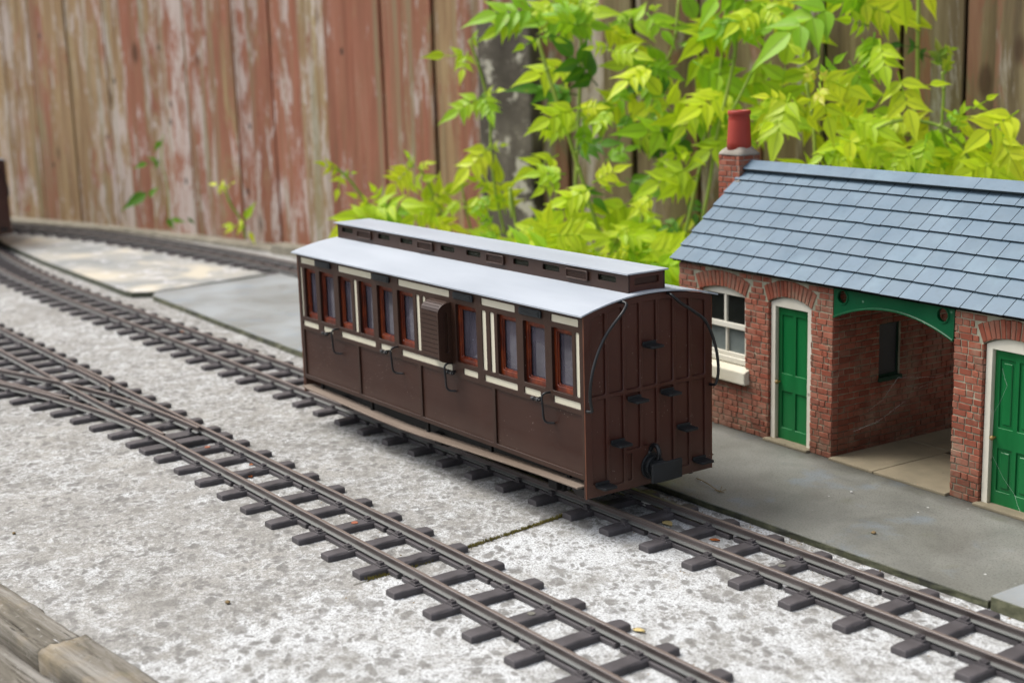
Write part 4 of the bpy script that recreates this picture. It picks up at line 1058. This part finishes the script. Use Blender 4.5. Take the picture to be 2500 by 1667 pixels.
# ------------------------------------------------------------------ climbing plants
def leaflet(b, base, d, n, L, Wd, droop, col, fold=.25):
    d = d.normalized(); s = d.cross(n)
    if s.length < .05: s = d.cross(Vector((.3, .2, 1)))
    s.normalize(); n = s.cross(d).normalized()
    prof = [(0, .05), (.07, .5), (.17, .88), (.3, 1.0), (.45, .84), (.6, .55), (.78, .22), (1, .0)]
    vs = []; p = base.copy(); dd = d.copy(); prev = 0
    for t, wv in prof:
        dd = (dd + Vector((0, 0, -1)) * droop * (t - prev) * 1.2 - n * 0.15 * (t - prev)).normalized(); p = p + dd * (t - prev) * L; prev = t
        hw = wv * Wd / 2; up = n * hw * fold
        vs += [p - s * hw + up, p - s * hw * .12, p + s * hw * .12, p + s * hw + up]
    fs = []
    for i in range(len(prof) - 1):
        a = 4 * i; fs += [(a, a + 1, a + 5, a + 4), (a + 2, a + 3, a + 7, a + 6)]
    vn = [(4 * i + 1, 4 * i + 2, 4 * i + 6, 4 * i + 5) for i in range(len(prof) - 1)]
    o = len(b.v); b.add(vs, fs, (col[0], col[1], 0, 1))
    for f in vn: b.f.append(tuple(o + i for i in f)); b.c.append((col[0], col[1], 1, 1))
def leaf(b, sb, B, T, pairs, size, r, hue=None, nrm=None, droop=.3, young=0):
    B = Vector(B); T = Vector(T); ax = T - B; L = ax.length; d = ax.normalized()
    toc = (CAM - B).normalized()
    n = nrm or (toc * 1.0 + Vector((r.uniform(-.45, .45), r.uniform(-.45, .45), r.uniform(.1, .9)))).normalized()
    s = d.cross(n).normalized(); n = s.cross(d).normalized()
    rl = L * (.56 if pairs else .12); pts = [B + d * rl * t - Vector((0, 0, 1)) * droop * 0.06 * L * t * t for t in (0, .33, .66, 1)]
    sb.tube(pts, [.9, .7, .6, .4], 5)
    h = r.random() if hue is None else hue
    cl = lambda: (min(1, max(0, h + r.uniform(-.2, .2))), young * r.uniform(.2, .6), r.random(), 1)
    for k in range(pairs):
        t = .28 + .68 * k / max(1, pairs - .3); p = B + d * rl * t
        for sg in (-1, 1):
            dirv = s * sg * r.uniform(.8, 1.1) + d * r.uniform(.45, .8) + n * r.uniform(-.25, .25)
            leaflet(b, p, dirv, n + s * sg * r.uniform(-.3, .3), L * r.uniform(.36, .46) * size, L * r.uniform(.155, .195) * size, droop * r.uniform(.3, 1.2), cl(), r.uniform(.1, .4))
    leaflet(b, B + d * rl, d + n * r.uniform(-.15, .15), n, L * (.54 if pairs else .88) * size ** .5, L * (.22 if pairs else .33) * size, droop * .6, cl(), .2)
K = 2500 / 2352
def climber(name, label, cat, stems, leaves, fills, seed):
    """stems: (depth list, display px list); leaves: (bx,by,tx,ty,depth,pairs,kind); fills: (poly box, n, depth range, kinds, size)"""
    r = random.Random(seed); t = thing(name, label, cat, tuple(at(stems[0][1][-1][0] * K, stems[0][1][-1][1] * K, stems[0][0])), 0)
    base = Vector(t.location) / S
    for dep, px, rad in stems:
        pts = smooth_path([at(x * K, y * K, dep + 6 * i) - base for i, (x, y) in enumerate(px)], 4)
        b = MB(); b.tube(pts, rad, 8)
        for k in range(3, len(pts) - 2, 9):
            b.tube([pts[k] - (pts[k + 1] - pts[k]).normalized() * 2, pts[k], pts[k] + (pts[k + 1] - pts[k]).normalized() * 2], [rad, rad * 1.45, rad], 8)
        fixn(b.build('stem', 'stem_green', t, 0, True))
    MBs = {'y': MB(), 'l': MB(), 'g': MB()}; sb = MB()
    for L_ in leaves:
        bx, by, tx, ty, dep, pr, kd = L_[:7]; yg = L_[7] if len(L_) > 7 else 0
        B = at(bx * K, by * K, dep) - base; T = at(tx * K, ty * K, dep + r.uniform(-25, 10)) - base
        leafc(MBs[kd], MBs[kd], B, T, pr, 1.0, r, base, young=yg)
    for (x0, y0, x1, y1), n, (d0, d1), kinds, sz in fills:
        for _ in range(n):
            dep = r.uniform(d0, d1); x = r.uniform(x0, x1); y = r.uniform(y0, y1); a = r.choice((r.uniform(-.2, .8), r.uniform(math.pi - .8, math.pi + .2)))
            if r.random() < .25: a = r.uniform(0, 2 * math.pi)
            ln = r.uniform(.75, 1.25) * sz
            B = at(x * K, y * K, dep) - base; right = RC @ Vector((1, 0, 0)); upv = RC @ Vector((0, 1, 0))
            T = B + (right * math.cos(a) - upv * math.sin(a) * .8 + (RC @ Vector((0, 0, 1))) * r.uniform(-.2, .5)).normalized() * ln
            kd = r.choice(kinds); leafc(MBs[kd], MBs[kd], B, T, r.choice((2, 3, 3)), 1.05, r, base)
    for kd, m in (('y', 'leaf_yellow'), ('l', 'leaf_lime'), ('g', 'leaf_green')):
        if MBs[kd].v: MBs[kd].build('foliage', m, t, 0, True)
    return t
def leafc(b, sb, B, T, pr, size, r, base, **kw):
    global CAM
    old = CAM; CAM = CAM - base
    leaf(b, sb, B, T, pr, size, r, **kw); CAM = old

# right-hand climber, above and behind the slate roof
RS = [(1440, [(2110, -20), (2108, 100), (2107, 200), (2098, 320), (2110, 440)], 2.0),
      (1400, [(2165, 165), (2168, 220), (2165, 300), (2190, 380), (2200, 430)], 1.6),
      (1360, [(2180, 300), (2150, 287), (2100, 277), (2050, 281), (2010, 300), (1985, 332), (1968, 368), (1966, 420)], 1.7),
      (1365, [(2165, 300), (2205, 330), (2235, 385), (2262, 430)], 1.5),
      (1420, [(1852, 190), (1868, 280), (1872, 360), (1874, 430)], 1.8),
      (1500, [(1667, -10), (1663, 85), (1650, 190), (1632, 260), (1600, 420), (1560, 600)], 1.8),
      (1480, [(1692, 85), (1684, 150), (1665, 235), (1645, 320), (1630, 420), (1610, 520)], 1.8),
      (1450, [(1790, 95), (1740, 140), (1720, 180), (1690, 240), (1672, 275)], 1.2),
      (1420, [(1960, 340), (1935, 380), (1910, 420)], 1.4)]
RL = [(1815, 215, 1768, 370, 1330, 3, 'y', .25), (1815, 235, 1730, 215, 1340, 2, 'y'), (1812, 260, 1745, 300, 1335, 1, 'y'), (1820, 225, 1880, 300, 1335, 1, 'y'), (1872, 170, 1815, 95, 1345, 2, 'y', .2), (1880, 175, 2005, 225, 1335, 2, 'y'),
      (1882, 190, 1915, 330, 1325, 2, 'y'), (1885, 180, 1940, 120, 1350, 2, 'l'), (1868, 190, 1850, 150, 1330, 3, 'y', .9), (1885, 188, 1900, 160, 1328, 3, 'y', .9), (1878, 205, 1890, 235, 1320, 3, 'y', .8),
      (2062, 165, 2105, 320, 1380, 3, 'y'), (2080, 200, 2180, 190, 1385, 1, 'y'), (1995, 60, 1925, 40, 1420, 2, 'l'), (2010, 75, 1990, 165, 1400, 3, 'l'), (2020, 90, 2040, 200, 1390, 3, 'y'),
      (1925, 5, 1728, 132, 1400, 3, 'l'), (1980, 90, 2020, 180, 1410, 3, 'l'), (1950, 140, 2005, 235, 1405, 3, 'l'), (1960, 20, 2010, 30, 1430, 2, 'l'),
      (2340, 255, 2215, 340, 1330, 3, 'y'), (2235, 250, 2290, 215, 1340, 1, 'y'), (2290, 300, 2352, 420, 1320, 3, 'y'), (2360, 330, 2260, 400, 1340, 3, 'y'), (2200, 300, 2215, 235, 1360, 2, 'l'),
      (2300, 370, 2180, 410, 1330, 3, 'y'), (2250, 330, 2330, 300, 1350, 2, 'l'), (2185, 290, 2210, 260, 1345, 1, 'l'),
      (1950, 270, 2070, 320, 1370, 3, 'y'), (2050, 290, 1950, 320, 1390, 2, 'y'), (1990, 330, 2060, 400, 1350, 3, 'y'), (1900, 250, 1990, 290, 1380, 2, 'y'), (2100, 340, 2020, 420, 1350, 3, 'y'), (2130, 310, 2110, 400, 1350, 3, 'l'),
      (1940, 330, 1850, 380, 1400, 3, 'l'), (1900, 350, 1990, 400, 1400, 3, 'y'), (2085, 380, 2160, 420, 1350, 3, 'l'), (2170, 280, 2230, 240, 1370, 2, 'l'),
      (1800, 250, 1740, 330, 1390, 3, 'l'), (1790, 240, 1720, 260, 1450, 2, 'y'), (1740, 20, 1660, 80, 1450, 3, 'y'), (1750, 10, 1800, 60, 1440, 3, 'y'), (1720, 60, 1760, 110, 1440, 2, 'l'), (1690, 30, 1640, 90, 1470, 3, 'l'),
      (2165, 160, 2150, 90, 1400, 4, 'g', .6), (2170, 170, 2185, 120, 1395, 4, 'l', .7), (2160, 120, 2200, 110, 1410, 3, 'l', .6), (2110, 110, 2040, 100, 1440, 1, 'g'), (2105, 120, 2160, 140, 1450, 1, 'g'),
      (2075, -20, 2085, 80, 1400, 0, 'y'), (2125, -30, 2155, 50, 1400, 0, 'y'), (1650, -10, 1600, 70, 1470, 0, 'l'), (2015, -20, 1955, 30, 1440, 0, 'l')]
climber('climbing_plant', 'yellow-green climber behind the slate roof, right half of the fence', 'climbing plant', RS, RL,
        [((1900, 300, 2352, 470), 26, (1370, 1500), 'yyyl', 76), ((1660, 180, 1860, 330), 10, (1480, 1560), 'yyl', 70), ((1560, 130, 1700, 260), 5, (1500, 1580), 'lyy', 66), ((1900, 180, 2100, 300), 6, (1450, 1520), 'yl', 64),
         ((1640, -20, 1850, 60), 9, (1450, 1540), 'yly', 70), ((1960, -10, 2060, 60), 4, (1420, 1460), 'yl', 72), ((1560, 240, 1670, 420), 6, (1480, 1540), 'lyy', 66)], 4)
CS = [(1540, [(1235, 88), (1265, 190), (1303, 305), (1330, 390), (1365, 500), (1385, 560)], 2.0),
      (1600, [(1335, -10), (1334, 120), (1327, 320), (1320, 460)], 2.0),
      (1560, [(1497, 400), (1480, 470), (1465, 560)], 1.8),
      (1620, [(1560, -10), (1545, 110), (1500, 200), (1490, 300)], 1.6),
      (1580, [(1175, 500), (1172, 430), (1190, 560)], 1.6)]
CL = [(1240, 60, 1195, 0, 1540, 1, 'l'), (1235, 90, 1180, 115, 1520, 1, 'l'), (1240, 85, 1300, 95, 1515, 1, 'l'), (1330, 60, 1250, 40, 1560, 3, 'l'), (1305, 60, 1290, 120, 1560, 2, 'l'), (1335, 0, 1380, 30, 1570, 3, 'l'), (1330, 10, 1290, -10, 1560, 2, 'y'),
      (1485, 30, 1550, 105, 1560, 2, 'l'), (1450, 35, 1400, 60, 1570, 2, 'l'), (1490, 25, 1520, 10, 1570, 2, 'l'),
      (1395, 115, 1500, 135, 1520, 3, 'y'), (1400, 110, 1340, 110, 1520, 2, 'y'), (1490, 150, 1570, 180, 1520, 3, 'l'), (1500, 150, 1395, 215, 1500, 3, 'y'), (1480, 190, 1520, 260, 1510, 3, 'l'), (1420, 190, 1430, 260, 1530, 3, 'l'),
      (1330, 245, 1210, 295, 1490, 4, 'y'), (1325, 250, 1400, 245, 1500, 3, 'y'), (1310, 270, 1260, 330, 1530, 3, 'l'), (1340, 280, 1345, 360, 1540, 3, 'l'), (1400, 250, 1360, 310, 1540, 3, 'l'), (1450, 260, 1420, 320, 1550, 3, 'g'),
      (1280, 300, 1220, 290, 1540, 3, 'l'), (1390, 370, 1470, 330, 1550, 3, 'l'), (1360, 420, 1445, 375, 1480, 3, 'y'), (1365, 430, 1250, 480, 1480, 3, 'y'), (1340, 440, 1255, 520, 1490, 3, 'y'), (1380, 430, 1440, 420, 1490, 1, 'y'), (1300, 400, 1200, 400, 1540, 3, 'l'), (1290, 410, 1220, 450, 1540, 2, 'l'),
      (1620, 240, 1540, 330, 1500, 3, 'y'), (1590, 350, 1520, 360, 1500, 2, 'y'), (1560, 350, 1620, 375, 1490, 1, 'y'), (1530, 360, 1500, 400, 1520, 3, 'l'), (1590, 310, 1600, 240, 1520, 3, 'y'),
      (1500, 450, 1440, 500, 1480, 3, 'y'), (1495, 430, 1450, 470, 1500, 2, 'y'), (1480, 490, 1520, 520, 1470, 1, 'y'), (1450, 520, 1400, 540, 1470, 3, 'y'), (1380, 530, 1290, 520, 1460, 3, 'y'), (1350, 540, 1260, 560, 1460, 3, 'y'), (1420, 540, 1400, 590, 1450, 4, 'l', .3), (1320, 570, 1290, 600, 1440, 4, 'l', .5),
      (1290, 480, 1220, 560, 1520, 3, 'l'), (1240, 500, 1170, 560, 1520, 3, 'y'), (1300, 560, 1380, 600, 1430, 4, 'y'), (1560, 500, 1500, 560, 1540, 2, 'g'), (1590, 450, 1600, 520, 1550, 2, 'g'), (1540, 560, 1480, 600, 1480, 3, 'y'), (1560, 560, 1620, 590, 1480, 3, 'y'), (1500, 610, 1560, 640, 1440, 3, 'l')]
climber('climbing_plant', 'yellow and lime climber in the middle, between post and slate roof', 'climbing plant', CS, CL,
        [((1200, 0, 1420, 60), 12, (1560, 1640), 'lly', 70), ((1280, 130, 1560, 330), 12, (1560, 1680), 'llyyg', 66), ((1240, 330, 1460, 620), 13, (1530, 1660), 'yylg', 66), ((1460, 380, 1640, 620), 7, (1580, 1700), 'ggly', 66), ((1230, 530, 1520, 640), 26, (1430, 1520), 'yyyl', 60),
         ((1500, 560, 1640, 680), 12, (1440, 1500), 'yl', 60), ((1480, 110, 1640, 260), 5, (1540, 1620), 'yly', 66)], 9)
LS = [(1680, [(1078, 92), (1105, 170), (1125, 260), (1128, 360), (1140, 450), (1160, 540)], 1.7),
      (1760, [(752, 372), (778, 390), (812, 425), (850, 480), (880, 540)], 1.6),
      (1740, [(963, 385), (985, 425), (1005, 470), (1040, 540)], 1.6),
      (1740, [(1060, 420), (1070, 480), (1085, 540)], 1.2)]
LL = [(1078, 130, 975, 125, 1680, 1, 'y'), (1075, 120, 1055, 190, 1670, 2, 'y'), (1080, 90, 1130, 85, 1690, 1, 'l'), (1110, 220, 1010, 280, 1670, 3, 'l'), (1110, 215, 1135, 290, 1660, 3, 'l'), (1115, 215, 1160, 205, 1670, 1, 'y'),
      (1130, 330, 1035, 430, 1660, 3, 'y'), (1130, 340, 1165, 330, 1670, 1, 'y'), (1130, 440, 1070, 400, 1660, 2, 'l'), (1128, 450, 1080, 490, 1660, 2, 'l'), (1135, 450, 1175, 470, 1660, 2, 'l'), (1130, 520, 1090, 480, 1650, 2, 'l'), (1150, 540, 1080, 560, 1640, 3, 'l'), (1160, 550, 1220, 520, 1640, 2, 'y'),
      (780, 395, 725, 370, 1760, 2, 'y', .5), (785, 400, 770, 460, 1750, 1, 'y'), (790, 400, 820, 395, 1755, 1, 'l'), (850, 480, 750, 550, 1740, 3, 'y'), (850, 470, 800, 440, 1740, 1, 'y'), (880, 470, 850, 420, 1750, 2, 'y'),
      (945, 380, 880, 455, 1740, 3, 'y'), (950, 385, 930, 345, 1750, 2, 'l'), (960, 385, 1000, 370, 1740, 2, 'y'), (930, 430, 1000, 400, 1750, 2, 'y'), (1010, 470, 910, 520, 1730, 3, 'y'), (1000, 470, 1020, 430, 1740, 1, 'y'), (985, 470, 1005, 520, 1730, 1, 'y'), (1060, 460, 1010, 500, 1730, 3, 'y'),
      (900, 480, 860, 540, 1740, 3, 'l'), (1060, 420, 1065, 375, 1750, 3, 'l', .3)]
climber('climbing_plant', 'thin yellow-green sprigs in front of the red fence above the coach', 'climbing plant', LS, LL,
        [((840, 470, 1180, 560), 16, (1700, 1780), 'yyl', 60)], 12)
# weeds growing at the foot of the red fence
climber('weed', 'small yellow-green weed shoot at the foot of the red fence', 'weed', [(2150, [(515, 430), (530, 470), (550, 500), (565, 548)], 1.9)],
        [(520, 430, 480, 420, 2150, 1, 'y'), (518, 430, 500, 445, 2140, 1, 'y'), (520, 432, 540, 415, 2150, 1, 'y'), (560, 510, 585, 460, 2140, 0, 'l'), (565, 520, 510, 515, 2140, 1, 'y'), (570, 530, 590, 560, 2130, 0, 'y'), (540, 520, 510, 535, 2130, 0, 'y')], [], 15)
climber('weed', 'dark green weed with two broad leaves low on the red fence', 'weed', [(2230, [(375, 310), (370, 370), (385, 430), (388, 520)], .8)],
        [(345, 440, 270, 480, 2280, 0, 'g'), (340, 455, 365, 425, 2280, 0, 'g'), (380, 500, 405, 528, 2230, 0, 'g'), (388, 505, 430, 505, 2230, 0, 'g'), (430, 500, 450, 515, 2230, 0, 'g'), (370, 370, 310, 380, 2240, 1, 'g'), (372, 320, 350, 350, 2240, 0, 'g')], [], 16)

# ------------------------------------------------------------------ moss, fallen leaves, small debris
def moss_strip(name, pts, n, wd, label):
    r = random.Random(n); b = MB()
    for _ in range(n):
        t = r.random() * (len(pts) - 1); i = int(t); f = t - i; a, c = pts[i], pts[i + 1]
        x = a[0] + (c[0] - a[0]) * f + r.gauss(0, wd); y = a[1] + (c[1] - a[1]) * f + r.gauss(0, wd); h = r.uniform(.6, 2.2)
        for _k in range(3):
            an = r.uniform(0, 6.28); dx, dy = math.cos(an) * .35, math.sin(an) * .35; lx, ly = r.uniform(-.8, .8), r.uniform(-.8, .8)
            b.add([(x - dx, y - dy, 0), (x + dx, y + dy, 0), (x + lx, y + ly, h)], [(0, 1, 2)])
    o = b.build(name, 'moss'); o.location = (0, 0, .1 * S); return tag(o, kind='stuff', label=label, cat='moss')
moss_strip('moss', [(-27.6, -185), (-28.5, -175), (-30, -166), (-30.2, -160)], 160, 1.1, 'yellow-brown moss tuft beside a front siding sleeper')
moss_strip('moss', [(-29.5, -158), (-31, -146), (-32.3, -138), (-33, -130)], 220, 1.3, 'moss between the two front siding rails')
moss_strip('moss', [(-35.5, -113), (-37.5, -100), (-39.5, -80), (-42, -62), (-44, -45), (-46, -34)], 520, .8, 'line of moss in the concrete joint leading to the coach')
def flat_leaf(label, x, y, z, L, a, mat='dry_leaf', cat='fallen leaf'):
    b = MB(); vs = []; prof = [(0, .05), (.2, .7), (.45, 1), (.7, .65), (1, .05)]
    for t, w_ in prof:
        vs += [((t - .5) * L, -w_ * L * .24, .6 + .14 * L * t * t), ((t - .5) * L, 0, .2 + .05 * L * t), ((t - .5) * L, w_ * L * .24, .8 + .1 * L * t)]
    fs = [f for i in range(4) for f in ((3 * i, 3 * i + 1, 3 * i + 4, 3 * i + 3), (3 * i + 1, 3 * i + 2, 3 * i + 5, 3 * i + 4))]
    b.add(vs, fs); o = b.build('fallen_leaf', mat, None, 0, True); o.location = (x * S, y * S, z * S); o.rotation_euler = (0, 0, a)
    so = o.modifiers.new('thickness', 'SOLIDIFY'); so.thickness = .15 * S
    return tag(o, label, cat, 'fallen leaves')
def gpt(px, py, z=0):
    d = RC @ Vector(((px - PW / 2) / FPX, -(py - PH / 2) / FPX, -1.0)); return CAM + d * ((z - CAM.z) / d.z)
for lab, px, py, L, a, mt in (('orange leaf between the coach track rails, right of the coach', 1745, 1321, 7, .3, 'dry_leaf'), ('pale straw-coloured leaf against the near coach track rail', 1630, 1281, 13, -.3, 'pale_leaf'),
        ('orange-brown leaf between the front siding rails', 608, 1165, 9, .1, 'dry_leaf'), ('tiny orange leaf beside a front siding sleeper', 616, 1136, 5, 1.2, 'dry_leaf'), ('small yellow leaf on the concrete beside the front siding end', 1560, 1542, 8, .2, 'pale_leaf'),
        ('tiny orange leaf near the chairs of the front siding', 706, 1250, 4, .8, 'dry_leaf'), ('small orange leaf on the track left of the coach', 446, 822, 7, .2, 'dry_leaf')):
    p = gpt(px, py, 0); flat_leaf(lab, p.x, p.y, .2 if px != 446 else 4.6, L, a, mt)
b = MB(); p0 = gpt(1700, 1170, 4.6); p1 = gpt(1758, 1202, 4.6)
mid = (p0 + p1) / 2 + Vector((3, -2, 4)); b.tube(smooth_path([(p0.x, p0.y, 5.4), tuple(mid - Vector((4, 0, 1))), (p1.x - 3, p1.y, 5.6), (p1.x, p1.y, 5)]), [.35] * 16, 5)
for k in range(6): a = k * 1.05; b.tube([(p1.x, p1.y, 5.2), (p1.x + math.cos(a) * 4, p1.y + math.sin(a) * 4, 5.6 + (k % 3))], .2, 4)
tag(fixn(b.build('twig', 'dry_twig')), 'thin dry twig lying on the platform near the coach end', 'twig')
def crumb(label, px, py, z, sz, mat, name='crumb', cat='debris'):
    r = random.Random(int(px)); p = gpt(px, py, z); b = MB()
    rings = []
    for ph, rr in ((0, .5), (.3, 1), (.65, .8), (1, .25)):
        rings.append([(sz * rr * (1 + r.uniform(-.3, .3)) * math.cos(a), sz * rr * .7 * (1 + r.uniform(-.3, .3)) * math.sin(a), ph * sz * .9) for a in [k * math.pi / 4 for k in range(8)]])
    b.loft(rings); o = fixn(b.build(name, mat, None, 0, True)); o.location = (p.x * S, p.y * S, z * S); return tag(o, label, cat, 'small debris')
crumb('dark crumb in the middle of the platform slab', 2133, 1302, 4.6, 1.9, 'dry_twig')
crumb('small snail-like white stone at the platform edge', 2074, 1352, 2, 1.8, 'debris_stone', 'pebble', 'pebble')
crumb('grey stone lump between the rails under the coach end', 1583, 1236, .2, 6, 'debris_stone', 'stone', 'stone')
crumb('brown crumb on the bare concrete in the foreground', 556, 1472, .2, 2, 'dry_twig')
crumb('dark speck on the concrete at the far left', 34, 1303, .2, 1.6, 'dry_twig')
crumb('white stone chip on the platform slab', 2079, 1202, 4.6, 1.2, 'debris_stone', 'pebble', 'pebble')
crumb('small red brick chip at the passage flag edge', 2240, 1186, 5, 1.6, 'rust_screw', 'brick_chip', 'brick chip')

def threads(label, segs):
    t = thing('spider_web', label, 'spider web', (-12.2, 173.5, 4.5), PHI)
    b = MB()
    for a, c in segs:
        a, c = Vector(a), Vector(c); m = (a + c) / 2 - Vector((0, 0, (a - c).length * .08)); b.tube([a, m, c], .05, 3)
    fixn(b.build('threads', 'web', t)); return t
threads('fine spider threads across the left panel of the right-hand green door', [((136, -1.2, 34), (150, 3, 12)), ((150, 3, 12), (158, -1.4, 4)), ((134, .6, 60), (141, 3.4, 78)), ((141, 3.4, 78), (137, 3.4, 88)), ((131, .8, 62), (134, .6, 60)), ((134, .6, 60), (132, 1, 38))])
threads('spider threads sagging in the mouth of the open passage', [((4, 30, 30), (40, 20, 62)), ((40, 20, 62), (70, 60, 70)), ((20, 50, 48), (52, 40, 58)), ((10, 10, 20), (28, 40, 40))])

# loose grit, crumbs and seed husks caught along the tracks and the platform edge
r = random.Random(77); b = MB(); b2 = MB()
def grit(b, x, y, sz):
    h = sz * r.uniform(.4, .8); k = r.uniform(0, 6.28); q = [(x + math.cos(k + a) * sz * r.uniform(.5, 1), y + math.sin(k + a) * sz * r.uniform(.5, 1)) for a in (0, 1.5, 3.1, 4.6)]
    b.add([(p[0], p[1], 0) for p in q] + [(x, y, h)], [(0, 1, 4), (1, 2, 4), (2, 3, 4), (3, 0, 4)])
for _ in range(900):
    x = r.uniform(-700, 350); t = r.random()
    y = r.gauss(41, 2.2) if t < .35 else r.gauss(0, 19) if t < .65 else YB + r.gauss(0, 19)
    grit(b if r.random() < .6 else b2, x, y, r.uniform(.35, 1.1))
for _ in range(260): grit(b2 if r.random() < .5 else b, r.uniform(-600, 250), r.uniform(-330, 40), r.uniform(.3, .7))
tag(b.build('dark_grit', 'dry_twig'), 'dark loose grit and seed husks caught along the rails', 'grit', None, 'stuff'); tag(b2.build('pale_grit', 'debris_stone'), 'pale loose stone grit scattered along the rails', 'grit', None, 'stuff')
